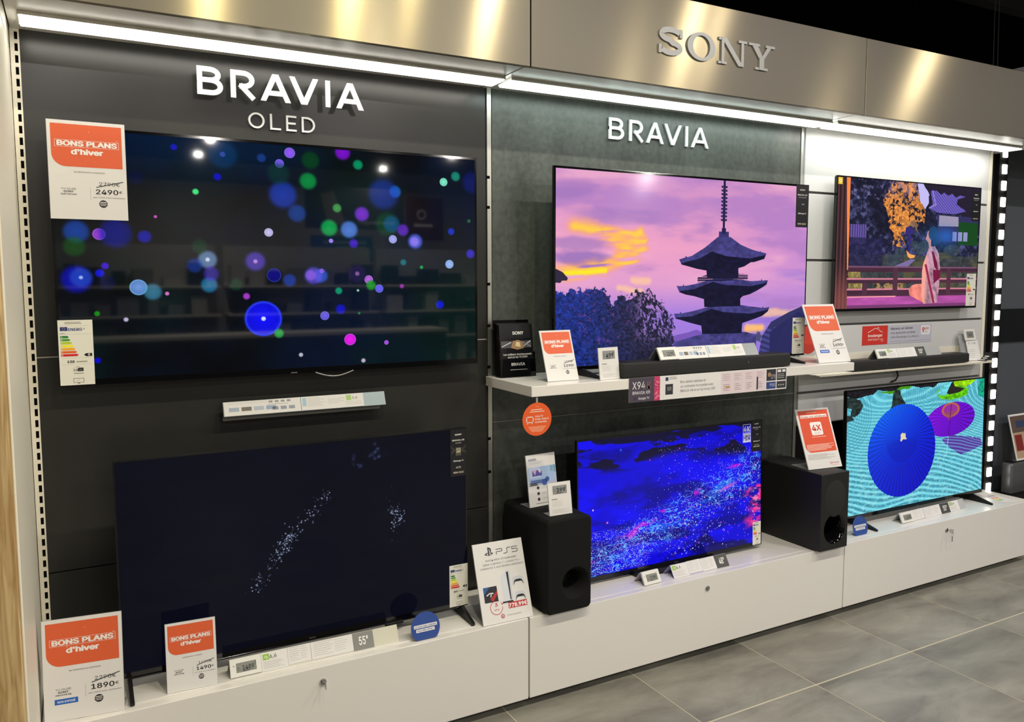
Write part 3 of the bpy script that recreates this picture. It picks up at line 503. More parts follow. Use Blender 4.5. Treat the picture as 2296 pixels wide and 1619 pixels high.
# side partition with oak face, header end
wl = MB().box(-1.66, -1.632, -.74, .014, .0, 2.352, M_wpaint, bev=.002, seg=1).build('wall_left'); struct(wl, 'white inner face of the side partition')
MB().box(-1.664, -1.632, -.74, .014, 2.355, 2.78, M_wpaint, bev=.002, seg=1).build('header_end_board', wl)
MB().box(-2.3, -1.636, -.79, -.742, .0, 2.9, M_oak, bev=.003, seg=1).build('oak_board', wl)
cl = struct(MB().box(-7, 13, -11.5, 2.2, 3.62, 3.7, M_void).build('ceiling'), 'black open ceiling above the shop')
struct(MB().box(-7, 13, 2.0, 2.1, 0, 3.62, M_void).build('wall_rear'), 'black void wall behind the display')
struct(MB().box(-4, 12, .7, 1.3, 2.72, 3.12, mat('bulkhead_dark', '1b1a19', .8)).build('trim_5'), 'dark bulkhead above the steel fascia')
M_opp = mat('shop_wall', 'b5b2ac', .7)
struct(MB().box(-7, 13, -10.9, -10.8, 0, 3.2, M_opp).build('wall_front'), 'pale wall on the far side of the aisle')
# ------------------------------------------------------------------ header: fascia panels, soffit, led bars
FY = -.3967; FB, FT = 2.3982, 2.7426
def uvbox(o):
    me = o.data; uv = me.uv_layers.new(name='uv')
    for p in me.polygons:
        for li in p.loop_indices:
            c = me.vertices[me.loops[li].vertex_index].co; uv.data[li].uv = (c.z, c.x)
hd = empty('store_header'); tag(hd, 'long brushed steel header running above the whole display wall', 'header')
for k, (x0, x1, lb) in enumerate(((-1.628, -.0345, 'brushed steel panel above the OLED lettering'), (-.0305, 1.7435, 'brushed steel panel carrying the raised silver letters'), (1.7475, 4.4, 'brushed steel panel above the white wall section'))):
    o = MB().box(x0, x1, FY, FY + .02, FB, FT, M_steel, bev=.0012, seg=1).build('fascia_panel', hd); uvbox(o); o['label'] = lb
fr = MB().box(-1.628, 4.4, FY + .022, -.02, FT - .02, FT, M_mattblack).build('header_frame', hd)
M_soff = mat('soffit_white', 'c9c7c0', .3, spec=.5)
for x0, x1, lb in ((-1.628, -.036, 'white soffit board over the dark panels'), (-.029, 1.742, 'white soffit board over the concrete panels'), (1.749, 3.50, 'white soffit board over the white slat panels')):
    o = MB().box(x0, x1, FY + .024, .03, 2.408, 2.42, M_soff, bev=.001, seg=1).build('trim_6'); struct(o, lb)
for k, (x0, x1, c, lb) in enumerate(((-1.60, -.03, 'fffaf0', 'long white LED light bar above the dark panel wall'), (-.005, 1.765, 'eefff8', 'cool white LED light bar above the concrete wall'), (1.80, 3.37, 'fffdf4', 'bright white LED light bar above the white slat panels'))):
    r = empty('led_light_bar', (x0, -.148, 2.40)); tag(r, lb, 'light bar', 'LED light bars under the header')
    MB().box(0, x1 - x0, -.056, .056, 0, .0075, M_edge).build('housing', r)
    for s_ in (-1, 1): MB().box(0, x1 - x0, s_ * .054 - .002, s_ * .054 + .002, -.004, -.0002, M_edge).build('side_rail', r)
    MB().box(.004, x1 - x0 - .004, -.0515, .0515, -.0085, -.0005, mat('led_%d' % k, c, .4, emit=c, es=LED_POWER[k])).build('diffuser', r)
# ------------------------------------------------------------------ raised letters
def ribbon(pts, w, closed=False):
    n = len(pts); P = [Vector(p) for p in pts]; a, b = [], []
    for i in range(n):
        if closed: d0 = (P[i] - P[i - 1]).normalized(); d1 = (P[(i + 1) % n] - P[i]).normalized()
        else: d0 = (P[i] - P[max(i - 1, 0)]) if i else (P[1] - P[0]); d1 = (P[min(i + 1, n - 1)] - P[i]) if i < n - 1 else (P[-1] - P[-2]); d0, d1 = d0.normalized(), d1.normalized()
        t = (d0 + d1).normalized(); nn = Vector((-t.y, t.x)); k = max(.4, nn.dot(Vector((-d0.y, d0.x)))); a.append(P[i] + nn * w / 2 / k); b.append(P[i] - nn * w / 2 / k)
    return a, b, closed
def solid_ribbon(mb, rb, y0, y1, m):
    a, b, closed = rb; n = len(a); vs = []
    for i in range(n): vs += [(a[i].x, y0, a[i].y), (b[i].x, y0, b[i].y), (a[i].x, y1, a[i].y), (b[i].x, y1, b[i].y)]
    fs = []
    for i in range(n if closed else n - 1):
        p, q = 4 * i, 4 * ((i + 1) % n); fs += [(p, q, q + 1, p + 1), (p + 2, p + 3, q + 3, q + 2), (p, p + 2, q + 2, q), (p + 1, q + 1, q + 3, p + 3)]
    if not closed: fs += [(0, 1, 3, 2), (4 * n - 4, 4 * n - 2, 4 * n - 1, 4 * n - 3)]
    mb.add(vs, fs, m)
def arc(cx, cz, rx, rz, a0, a1, n=10): return [(cx + rx * math.cos(math.radians(a0 + (a1 - a0) * i / n)), cz + rz * math.sin(math.radians(a0 + (a1 - a0) * i / n))) for i in range(n + 1)]
def sans(ch, x0, x1, z0, h, w):
    W_ = x1 - x0; e = w / 2; T = z0 + h
    if ch == 'I': return [[((x0 + x1) / 2, z0), ((x0 + x1) / 2, T)]]
    if ch == 'A': c = (x0 + x1) / 2; a = w * 1.12; return [('p', [(x0, z0), (x0 + a, z0), (c + a * .55, T), (c - a * .55, T)]), ('p', [(x1 - a, z0), (x1, z0), (c + a * .55, T), (c - a * .55, T)]), [(x0 + W_ * .22, z0 + h * .30), (x1 - W_ * .22, z0 + h * .30)]]
    if ch == 'V': c = (x0 + x1) / 2; a = w * 1.12; return [('p', [(c - a * .55, z0), (c + a * .55, z0), (x0 + a, T), (x0, T)]), ('p', [(c - a * .55, z0), (c + a * .55, z0), (x1, T), (x1 - a, T)])]
    if ch == 'L': return [[(x0 + e, T), (x0 + e, z0 + e), (x1, z0 + e)]]
    if ch == 'E': return [[(x1, T - e), (x0 + e, T - e), (x0 + e, z0 + e), (x1, z0 + e)], [(x0 + e, z0 + h * .5), (x1 - W_ * .08, z0 + h * .5)]]
    if ch == 'O': return [('c', arc((x0 + x1) / 2, z0 + h / 2, W_ / 2 - e, h / 2 - e, 0, 350, 27))]
    if ch == 'D': return [('c', [(x0 + e, z0 + e), (x0 + W_ * .4, z0 + e)] + arc(x0 + W_ * .4, z0 + h / 2, W_ * .6 - e, h / 2 - e, -80, 80, 12) + [(x0 + W_ * .4, T - e), (x0 + e, T - e)])]
    if ch == 'B':
        m_ = z0 + h * .53
        return [('c', [(x0 + e, z0 + e), (x0 + W_ * .55, z0 + e)] + arc(x0 + W_ * .55, (z0 + e + m_) / 2, W_ * .45 - e, (m_ - z0 - e) / 2, -75, 75, 9) + [(x0 + W_ * .55, m_), (x0 + e, m_)]),
                ('c', [(x0 + e, m_), (x0 + W_ * .5, m_)] + arc(x0 + W_ * .5, (m_ + T - e) / 2, W_ * .42 - e, (T - e - m_) / 2, -75, 75, 9) + [(x0 + W_ * .5, T - e), (x0 + e, T - e)])]
    if ch == 'R':
        m_ = z0 + h * .44
        return [[(x0 + e, z0), (x0 + e, T - e), (x0 + W_ * .5, T - e)] + arc(x0 + W_ * .5, (m_ + T - e) / 2, W_ * .44 - e, (T - e - m_) / 2, 75, -75, 10) + [(x0 + W_ * .5, m_), (x0 + W_ * .34, m_)], [(x0 + W_ * .36, m_ + e * .6), (x1 - e, z0)]]
def letters(name, label, word, xs, y0, y1, z0, h, w, m):
    r = empty(name, (xs[0][0], y1, z0)); tag(r, label, 'lettering')
    for ch, (a, b) in zip(word, xs):
        mb = MB()
        for k_, st in enumerate(sans(ch, a, b, z0, h, w)):
            q = k_ * .0004
            if isinstance(st, tuple) and st[0] == 'p': mb.prism(st[1], y0 - q, y1 - q, m); continue
            cl_ = isinstance(st, tuple) and st[0] == 'c'; solid_ribbon(mb, ribbon(st[1] if cl_ else st, w, cl_), y0 - q, y1 - q, m)
        o = mb.build('letter', r, Matrix.Translation((-xs[0][0], -y1, -z0)))
    return r
M_let = mat('letter_white', 'e8ecea', .35)
letters('wall_lettering', 'large white raised letters on the dark panels, casting a shadow below', 'BRAVIA', [(-1.1052, -1.0237), (-.9988, -.9158), (-.9016, -.7989), (-.8027, -.7017), (-.6771, -.6578), (-.6375, -.5359)], -.052, -.046, 2.258, .092, .0165, M_let)
letters('wall_lettering', 'thin white letters reading OLED under the larger raised letters', 'OLED', [(-.9368, -.8819), (-.8628, -.8259), (-.8072, -.7712), (-.7522, -.705)], -.010, -.0018, 2.170, .054, .0065, M_let)
letters('wall_lettering', 'white raised letters on the concrete wall above the pagoda screen', 'BRAVIA', [(.5844, .6656), (.6947, .7734), (.7896, .887), (.8908, .9909), (1.012, 1.0333), (1.0506, 1.155)], -.010, -.0018, 2.256, .092, .0135, M_let)
M_sl = mat('letter_silver', '9c9c99', .42, metal=.35)
def slab_letters():
    z0, h, y0, y1 = 2.518, .104, FY - .006, FY; r = empty('fascia_lettering', (.535, y1, z0)); tag(r, 'raised silver slab serif letters on the middle fascia panel', 'lettering')
    T = Matrix.Translation((-.535, -y1, -z0))
    def put(mb): mb.build('letter', r, T)
    # S
    x0, x1 = .5347, .6567; W_ = x1 - x0; mb = MB(); w = .021; c = (x0 + x1) / 2
    pts = arc(c, z0 + h * .735, W_ * .39, h * .185, 25, 260, 16) + arc(c, z0 + h * .265, W_ * .39, h * .185, 80, -155, 16)
    solid_ribbon(mb, ribbon(pts, w), y0 - 0.0003, y1, M_sl); mb.box(x1 - .017, x1 - .003, y0 - 0.0006, y1, z0 + h * .66, z0 + h * .97, M_sl); mb.box(x0 + .001, x0 + .015, y0 - 0.0009, y1, z0 + h * .03, z0 + h * .34, M_sl); put(mb)
    # O with swelling sides
    x0, x1 = .6785, .8251; c = (x0 + x1) / 2; mb = MB(); vs = []; n = 40
    for i in range(n):
        t = 2 * math.pi * i / n
        for (rx, rz) in (((x1 - x0) / 2, h * .53), ((x1 - x0) / 2 - .029, h * .53 - .012)):
            for yy in (y0 - 0.0012, y1): vs.append((c + rx * math.cos(t), yy, z0 + h / 2 + rz * math.sin(t)))
    fs = []
    for i in range(n):
        p, q = 4 * i, 4 * ((i + 1) % n); fs += [(p, q, q + 2, p + 2), (p + 1, p + 3, q + 3, q + 1), (p, p + 1, q + 1, q), (p + 2, q + 2, q + 3, p + 3)]
    mb.add(vs, fs, M_sl); put(mb)
    # N
    x0, x1 = .8414, .996; s = .010; b = .026; mb = MB(); L = .020; Rr = .022; T_ = z0 + h
    mb.box(x0 + .016, x0 + .030, y0 - 0.0015, y1, z0, T_, M_sl); mb.box(x0, x0 + .046, y0 - 0.0000, y1, z0, z0 + s, M_sl); mb.box(x0 + .002, x0 + .03, y0 - 0.0003, y1, T_ - s, T_, M_sl)
    mb.prism([(x0 + .016, T_), (x0 + .044, T_), (x1 - .016, z0), (x1 - .044, z0)][::-1], y0 - 0.0006, y1, M_sl); mb.box(x1 - .030, x1 - .016, y0 - 0.0009, y1, z0, T_, M_sl); mb.box(x1 - .046, x1, y0 - 0.0012, y1, T_ - s, T_, M_sl); put(mb)
    # Y
    x0, x1 = 1.0077, 1.1557; c = (x0 + x1) / 2; mb = MB()
    mb.box(c - .013, c + .013, y0 - 0.0015, y1, z0, z0 + h * .5, M_sl); mb.box(c - .036, c + .036, y0 - 0.0000, y1, z0, z0 + s, M_sl)
    mb.prism([(x0 + .012, T_), (x0 + .046, T_), (c + .013, z0 + h * .42), (c - .013, z0 + h * .42)][::-1], y0 - 0.0003, y1, M_sl); mb.prism([(x1 - .036, T_), (x1 - .014, T_), (c + .013, z0 + h * .42), (c - .006, z0 + h * .42)][::-1], y0 - 0.0006, y1, M_sl)
    mb.box(x0, x0 + .062, y0 - 0.0009, y1, T_ - s, T_, M_sl); mb.box(x1 - .052, x1, y0 - 0.0012, y1, T_ - s, T_, M_sl); put(mb)
slab_letters()

# ------------------------------------------------------------------ low cabinets
CT = .358; CY = -.37
def cabinet(x0, x1, label, lockx, key, plate=None):
    r = empty('low_cabinet', (x0, 0, 0)); tag(r, label, 'cabinet', 'white low cabinets'); Wd = x1 - x0
    MB().box(.004, Wd - .004, CY + .034, -.0155, .04, CT - .02, M_white).build('body', r)
    MB().box(.001, Wd - .001, CY + .034, -.0155, CT - .0195, CT, M_white, bev=.001, seg=1).build('worktop', r)
    MB().box(.001, Wd - .001, CY, CY + .032, .038, CT, M_white, bev=.002, seg=2).build('drawer_front', r)
    MB().box(.01, Wd - .01, CY + .07, -.02, .0, .0395, M_mattblack).build('plinth', r)
    if plate: MB().box(plate[0] - x0, plate[1] - x0, -.334, -.05, CT + .0002, CT + .003, M_white, bev=.001, seg=1).build('top_plate', r)
    lx = lockx - x0; lz = .305
    lk = MB().cyl((lx, CY - .004, lz), (lx, CY, lz), .0115, M_chrome, 24).cyl((lx, CY - .0065, lz), (lx, CY - .004, lz), .0085, M_silver, 24).build('lock', r, smooth=True)
    if key:
        k = MB().box(lx - .0012, lx + .0012, CY - .018, CY - .0068, lz - .003, lz + .003, M_chrome); k.box(lx - .001, lx + .001, CY - .040, CY - .018, lz - .011, lz + .011, M_chrome, bev=.0009, seg=1); k.build('key', lk)
    if key == 2:
        a = [(lx + .002, CY - .036 + .002 * i, lz - .01 - .0) for i in range(2)]
        MB().tube([(lx + .0 + .009 * math.sin(t * .45), CY - .034, lz - .018 + .009 * math.cos(t * .45)) for t in range(15)], .0009, M_chrome, 6).build('key_ring', lk)
        MB().box(lx - .004, lx + .004, CY - .035, CY - .033, lz - .055, lz - .027, M_chrome, bev=.0009, seg=1).build('spare_key', lk)
    return r
cabinet(-1.630, -.026, 'white low cabinet nearest the oak partition, under the 55 inch screen', -.819, 1, (-1.385, -.255))
cabinet(-.022, 1.745, 'middle white low cabinet, with a bare cylinder lock and no key', .869, 0)
cabinet(1.749, 3.345, 'white low cabinet under the raked sand and parasol screen', 2.552, 2)

# ------------------------------------------------------------------ shelves
o = MB().box(-.026, 1.742, -.392, -.0155, 1.2105, 1.25, M_white, bev=.002, seg=2).build('wall_shelf'); tag(o, 'thick white wall shelf carrying the pagoda screen and soundbar', 'shelf')
r = empty('ledge_shelf', (1.80, -.0125, 1.153)); tag(r, 'thin white metal ledge shelf under the garden screen', 'shelf')
MB().box(0, 1.535, -.118, 0, 0, .0035, M_wpaint).build('tray', r); MB().box(0, 1.535, -.003, 0, .0036, .093, M_wpaint).build('upstand', r); MB().box(.02, 1.50, -.116, -.113, -.006, 0, M_wpaint).build('front_lip', r)

# ------------------------------------------------------------------ screens
def picture(name, arr):
    h, w = arr.shape[:2]; im = bpy.data.images.new(name, w, h, alpha=False); px = np.ones((h, w, 4), np.float32); px[..., :3] = np.clip(arr, 0, 1); im.pixels.foreach_set(px.ravel()); im.update(); im.pack(); return im
def screen_mat(name, arr, gain, rough=.05, spec=.3):
    m = bpy.data.materials.new(name); m.use_nodes = True; nt = m.node_tree; b = nt.nodes['Principled BSDF']
    b.inputs['Base Color'].default_value = (.003, .003, .004, 1); b.inputs['Roughness'].default_value = rough; b.inputs['Specular IOR Level'].default_value = spec
    t = nt.nodes.new('ShaderNodeTexImage'); t.image = picture(name, arr); nt.links.new(t.outputs['Color'], b.inputs['Emission Color']); b.inputs['Emission Strength'].default_value = gain; return m
def television(label, l, rr, b, t, y, tilt, picfn, picname, gain, bez=(.006, .006, .006, .010), depth=.05, rough=.05, group='televisions on the display wall', frame_m=None, spec=.25):
    r = empty('television', (l, y, b), rx=-math.radians(tilt)); tag(r, label, 'television', group); Wd, Hh = rr - l, t - b; fm = frame_m or M_gloss
    MB().box(.004, Wd - .004, .004, .022, .004, Hh - .004, M_black, bev=.003).build('rear_cover', r)
    MB().box(Wd * .12, Wd * .88, .022, depth, Hh * .05, Hh * .55, M_black, bev=.01).build('electronics_housing', r)
    L_, R_, T_, B_ = bez; f = MB(); f.box(0, L_, -.001, .012, 0, Hh, fm); f.box(Wd - R_, Wd, -.001, .012, 0, Hh, fm); f.box(L_, Wd - R_, -.001, .012, Hh - T_, Hh, fm); f.box(L_, Wd - R_, -.001, .012, 0, B_, fm); f.build('bezel', r)
    mb = MB(); sm = screen_mat(picname, picfn(), gain, rough, spec); mb.add([(L_, 0, B_), (Wd - R_, 0, B_), (Wd - R_, 0, Hh - T_), (L_, 0, Hh - T_)], [(0, 1, 2, 3)], sm)
    mb.add([(L_, .003, B_), (Wd - R_, .003, B_), (Wd - R_, .003, Hh - T_), (L_, .003, Hh - T_)], [(3, 2, 1, 0)], M_black)
    s = mb.build('screen', r); uv = s.data.uv_layers.new(name='uv')
    for li, c in enumerate(((0, 0), (1, 0), (1, 1), (0, 1))): uv.data[li].uv = c
    MB().box(Wd * .5 - .011, Wd * .5 + .011, -.0012, .0, .002, .005, M_silver).build('logo', r)
    return r
def foot(r, x, base_z, y0, y1, z_tv=0.0, m=None, tilt=0):
    """blade leg: from under the set down to the shelf, reaching from y0 (front) to y1 (rear); local metres"""
    m = m or M_black; t = .006
    MB().prismx([(y0, base_z), (y1, base_z), (y1, base_z + .008), (.03, z_tv + .004), (.006, z_tv + .004), (y0, base_z + .009)], x - t, x + t, m).build('leg', r, RX(-tilt))
def energy_label(r, x0, z0, W_, klass, kwh, y=-.0016):
    H_ = W_ * 2.13; lab = MB().box(x0, x0 + W_, y, y + .0005, z0, z0 + H_, mat('label_white', 'e2e0d4', .5)).build('energy_label', r); P = Print(W_, H_)
    P.lines(.2, .75, .03, .07, 2, '77756c'); P.frect(.06, .27, .105, .165, '24327f'); P.ring(.165 * W_, (1 - .135) * H_, .045 * W_, .008 * W_, 'a9a86a', 2)
    P.ft('ENERG', .29, .165, .042, '24327f', .40, al='l', bold=.03); P.poly([(.735 * W_, .865 * H_), (.755 * W_, .885 * H_), (.75 * W_, .87 * H_), (.77 * W_, .868 * H_), (.745 * W_, .84 * H_), (.75 * W_, .86 * H_)], '24327f'); P.frect(.05, .93, .085, .087, 'a8a598'); P.frect(.05, .93, .213, .215, '8c897c'); P.ft('SONY', .06, .208, .014, '33332f', .14, al='l')
    for i, (c, a) in enumerate(zip(('1a7a35', '4a9a2a', 'b4c81e', 'f4e80e', 'f0a818', 'e2601c', 'cf1a24'), 'ABCDEFG')):
        t0 = .24 + i * .0465; e = .26 + i * .043; P.poly([(.06 * W_, (1 - t0) * H_), (.06 * W_, (1 - t0 - .035) * H_), (e * W_, (1 - t0 - .035) * H_), ((e + .045) * W_, (1 - t0 - .0175) * H_), (e * W_, (1 - t0) * H_)], c); P.ft(a, .1, t0 + .028, .02, 'f0efe8', bold=.02)
    ti = 'ABCDEFG'.index(klass); t0 = .235 + ti * .0465; P.poly([(.95 * W_, (1 - t0) * H_), (.78 * W_, (1 - t0) * H_), (.71 * W_, (1 - t0 - .024) * H_), (.78 * W_, (1 - t0 - .048) * H_), (.95 * W_, (1 - t0 - .048) * H_)], '101010'); P.ft(klass, .86, t0 + .038, .03, 'f0efe8', bold=.04)
    P.frect(.05, .93, .58, .582, 'a8a598'); P.ft(kwh, .33, .655, .035, '22221f', .2, bold=.05); P.frect(.48, .8, .632, .65, '9a978a'); P.frect(.05, .93, .68, .682, 'a8a598')
    P.frect(.45, .58, .715, .72, '66645c'); P.frect(.52, .68, .735, .79, '101010'); P.frame(.38 * W_, .53 * W_, .21 * H_, .265 * H_, .004 * W_, '55534c'); P.ft('HDR', .53, .782, .03, '77756c', .24, bold=.03, L=3); P.frect(.40, .68, .815, .825, '77756c')
    P.frame(.38 * W_, .68 * W_, .035 * H_, .105 * H_, .012 * W_, '44423c'); P.line([(.47 * W_, .06 * H_), (.56 * W_, .085 * H_)], .01 * W_, '77756c'); P.frect(.50, .56, .968, .978, '33312b')
    P.mb.build('printed_face', lab, Matrix.Translation((x0, y, z0)))
def feature_sticker(r, x0, z0, W_, H_, kind, y=-.0016):
    lab = MB().box(x0, x0 + W_, y, y + .0005, z0, z0 + H_, mat('sticker_black', '15151a', .35)).build('feature_sticker', r); P = Print(W_, H_); w = 'e8e8e4'
    P.ft('SONY', .5, .125, .028, w, .42, bold=.05); P.ft('BRAVIA XR', .5, .245, .03, w, .76, bold=.03); P.ft('OLED' if kind != 'lcd' else 'Full Array LED', .5, .30, .024, 'c8c8c4', .36 if kind != 'lcd' else .6)
    if kind == 'a83':
        for s in (-1, 1):
            for i in range(5): P.line([((.5 + s * .22) * W_, (.545 + .004 * i) * H_), ((.5 + s * .5) * W_, (.40 + .05 * i) * H_ + .06 * H_)], .012 * W_, ('55554a', '7a7a68', '3c3c34')[i % 3])
        P.frect(.33, .68, .385, .56, '4c4c44'); P.frect(.35, .66, .395, .44, '8a8878', 2); P.ft('XR', .5, .50, .05, 'e0d49c', .26, bold=.03, L=3)
    else: P.ft('XR', .55, .47, .035, 'b0b0a8', .22, bold=.02); P.frect(.15, .8, .40, .402, '3a3a3a')
    P.frame(.19 * W_, .31 * W_, .315 * H_, .345 * H_, .018 * W_, w); P.ft('Google TV', .58, .685, .03, w, .5, bold=.02)
    if kind == 'a83': P.ft('A83K', .5, .83, .04, 'd0d0cc', .34)
    elif kind == '48': P.ft('48 A90K', .5, .80, .028, 'c0c0bc', .5)
    P.ft('NEW 2022', .5, .935 if kind != '48' else .86, .034, 'd8cdb8', .64, bold=.03)
    P.mb.build('printed_face', lab, Matrix.Translation((x0, y, z0)))
# 65 inch wall set, bokeh picture
t = television('largest wall mounted television showing coloured bokeh circles on black', -1.5437, -.0943, 1.313, 2.1164, -.079, 0, screen_bokeh, 'bokeh picture', SCREEN_GAIN, bez=(.008, .008, .009, .020), depth=.064, rough=.03, spec=.5)
MB().box(.3, 1.15, .0645, .0785, .3, .5, M_mattblack).build('wall_bracket', t); energy_label(t, .002, .003, .096, 'G', '138'); 
MB().tube([(.80 + .14 * i / 10, -.004, .0005 - .017 * math.sin(math.pi * i / 10)) for i in range(11)], .0022, M_silver, 8).build('sensor_loop', t)
# 55 inch set on cabinet one
t = television('55 inch television on the low cabinet showing a nearly black sparkling picture', -1.4136, -.219, .40, 1.0907, -.234, 0, screen_sparkle, 'sparkle picture', SCREEN_GAIN, bez=(.005, .005, .004, .016), depth=.05, rough=.06, spec=.12)
foot(t, .022, -.0388, -.112, .10); foot(t, 1.172, -.0388, -.10, .10); energy_label(t, 1.1195, .004, .076, 'G', '83'); feature_sticker(t, 1.128, .508, .0645, .178, 'a83')
MB().box(.02, 1.17, -.004, .02, -.006, .001, M_gloss, bev=.002).build('lower_bar', t); MB().box(.86, .93, -.012, .0, -.012, .0, M_black, bev=.003).build('sensor_block', t)
# pagoda set on the shelf
t = television('television on the wall shelf showing a pagoda against a pink sunset', .1846, 1.6145, 1.2769, 2.0909, -.2027, 0, screen_pagoda, 'pagoda picture', SCREEN_GAIN, bez=(.008, .006, .008, .014), depth=.07, rough=.10)
foot(t, .14, -.0266, -.124, .13); foot(t, 1.30, -.0266, -.12, .13); energy_label(t, 1.345, .008, .082, 'F', '110'); feature_sticker(t, 1.345, .614, .083, .198, 'lcd')
MB().box(.0, 1.43, -.0012, .02, .8142, .8155, M_chrome).build('top_edge', t)
# 48 inch set
t = television('48 inch television beside the subwoofer showing blue glitter liquid', .299, 1.349, .378, .981, -.2146, 1.45, screen_glitter, 'glitter picture', SCREEN_GAIN * 1.0, bez=(.006, .006, .006, .016), depth=.05, rough=.12)
MB().prismx([(-.035, -.0193), (.12, -.0193), (.12, -.012), (.03, -.001), (-.02, -.001), (-.035, -.012)], .29, .75, M_black).build('stand', t, RX(-1.45)); energy_label(t, .992, .004, .052, 'G', '75'); feature_sticker(t, .982, .455, .062, .147, '48')
P = Print(.055, .085); P.frame(0, .05, .045, .085, .002, 'd8dcf4'); P.text('4K', .025, .051, .024, 'd8dcf4', .042, bold=.04); P.rect(0, .05, 0, .043, 'd8dcf4'); P.text('HDR', .025, .009, .024, '1c14a0', .043, L=3, bold=.02); P.mb.build('screen_caption', t, Matrix.Translation((.927, -.0006, .503)))
# garden set on the white wall
t = television('television on the white wall showing a kimono figure in a garden', 1.9576, 3.1882, 1.4752, 2.1742, -.0824, 0, screen_garden, 'garden picture', SCREEN_GAIN, bez=(.006, .006, .006, .014), depth=.055, rough=.10)
MB().box(.3, .95, .0555, .0695, .25, .45, M_mattblack).build('wall_bracket', t); energy_label(t, 1.128, .012, .088, 'F', '87'); feature_sticker(t, 1.148, .505, .07, .17, 'lcd')
q = MB().box(.006, .038, -.0016, -.0011, .655, .690, mat('sticker_yellow', 'c9a81c', .5)).build('warning_sticker', t); P = Print(.032, .035); P.disc(.016, .017, .009, 'e8d890'); P.line([(.012, .014), (.016, .021), (.02, .014)], .002, '6a5608', 2); P.mb.build('printed_face', q, Matrix.Translation((.006, -.0016, .655)))
# parasol set on cabinet three
t = television('television on the low cabinet showing a blue parasol on raked sand', 1.9497, 3.1406, .3959, 1.0756, -.2014, 1.1, screen_parasol, 'parasol picture', SCREEN_GAIN, bez=(.007, .007, .007, .020), depth=.05, rough=.12)
foot(t, .105, -.0375, -.118, .09, tilt=1.1); foot(t, 1.10, -.0375, -.118, .09, tilt=1.1)

# ------------------------------------------------------------------ subwoofers and soundbars
def speaker(label, x0, y0, z0, Wd, D, H, rad, port, m, kind):
    r = empty('subwoofer', (x0, y0, z0)); tag(r, label, 'speaker', 'black subwoofers'); pc, pz, pr_ = port
    out = rrect(0, Wd, .004, H, rad, 6); n = len(out); mb = MB(); e = rad * .35
    ins = rrect(e, Wd - e, .004 + e, H - e, max(rad - e, .002), 6)
    vs = [(x, 0, z) for x, z in ins] + [(x, e, z) for x, z in out] + [(x, D - e, z) for x, z in out] + [(x, D, z) for x, z in ins]; fs = []
    for k in range(3):
        for i in range(n): j = (i + 1) % n; fs.append((k * n + i, (k + 1) * n + i, (k + 1) * n + j, k * n + j))
    fs.append(tuple(range(3 * n, 4 * n))[::-1][::-1]); mb.add(vs, fs, m)
    # front baffle with a round port
    bm = bmesh.new(); ov = [bm.verts.new((x, 0, z)) for x, z in ins]; N = 36; cv = [bm.verts.new((pc + pr_ * math.cos(2 * math.pi * i / N), 0, pz + pr_ * math.sin(2 * math.pi * i / N))) for i in range(N)]
    ed = [bm.edges.new((ov[i], ov[(i + 1) % n])) for i in range(n)] + [bm.edges.new((cv[i], cv[(i + 1) % N])) for i in range(N)]
    bmesh.ops.triangle_fill(bm, edges=ed, use_beauty=True, normal=(0, -1, 0))
    for f in list(bm.faces):
        c = f.calc_center_median()
        if math.hypot(c.x - pc, c.z - pz) < pr_ * .98 and all(v in cv for v in f.verts): bm.faces.remove(f)
    mb.bm(bm, m); mb.build('cabinet', r, smooth=True)
    if kind == 1: prof = [(pr_, 0), (pr_ * .86, .008), (pr_ * .72, .022), (pr_ * .62, .045), (pr_ * .58, .10), (0.0005, .10)]; MB().lathe_y(pc, pz, prof, m, 36).build('bass_port', r, smooth=True)
    else:
        MB().lathe_y(pc, pz, [(pr_, 0), (pr_ * .93, .004), (pr_ * .82, .02), (pr_ * .7, .06), (pr_ * .66, .13), (.0005, .13)], M_gloss, 36).build('bass_port', r, smooth=True)
        MB().lathe_y(Wd * .5, H * .67, [(.0005, -.003), (.066, -.003), (.070, -.001), (.072, .0)], mat('grille_cloth', '1d1d1c', .9, bump=.5, bscale=800), 48, sx=1, sz=1.22).build('grille', r, smooth=True)
    for fx in (.03, Wd - .03):
        for fy in (.06, D - .04): MB().cyl((fx, fy, 0), (fx, fy, .0045), .012, M_mattblack, 12).build('rubber_foot', r)
    return r
speaker('rounded cloth covered subwoofer beside the blue glitter screen', .036, -.403, CT, .204, .355, .374, .020, (.128, .115, .064), M_fabric, 1)
speaker('square black subwoofer with round grille, under the red 4X sign', 1.532, -.403, CT, .190, .385, .374, .006, (.098, .105, .074), mat('black_vinyl', '101010', .55), 2)
def soundbar(label, x0, x1, y0, y1, z0, z1, led):
    r = empty('soundbar', (x0, y0, z0)); tag(r, label, 'soundbar'); Wd, D, H = x1 - x0, y1 - y0, z1 - z0
    MB().box(0, Wd, 0, D, .003, H, mat('soundbar_cloth', '181817', .75, bump=.4, bscale=900), bev=.009, seg=3).build('body', r, smooth=True)
    MB().box(.02, Wd - .02, .018, D - .006, H, H + .0012, M_black).build('top_plate', r)
    for fx in (.08, Wd - .08): MB().box(fx - .02, fx + .02, .02, D - .02, 0, .0032, M_mattblack).build('rubber_foot', r)
    MB().cyl((Wd * led, -.0008, H * .55), (Wd * led, .001, H * .55), .004, M_silver, 12).build('indicator', r)
soundbar('long dark soundbar on the wall shelf in front of the pagoda screen', .403, 1.338, -.375, -.272, 1.25, 1.312, .72)
soundbar('small dark soundbar on the thin ledge under the garden screen', 2.082, 3.083, -.126, -.036, 1.1567, 1.214, .26)
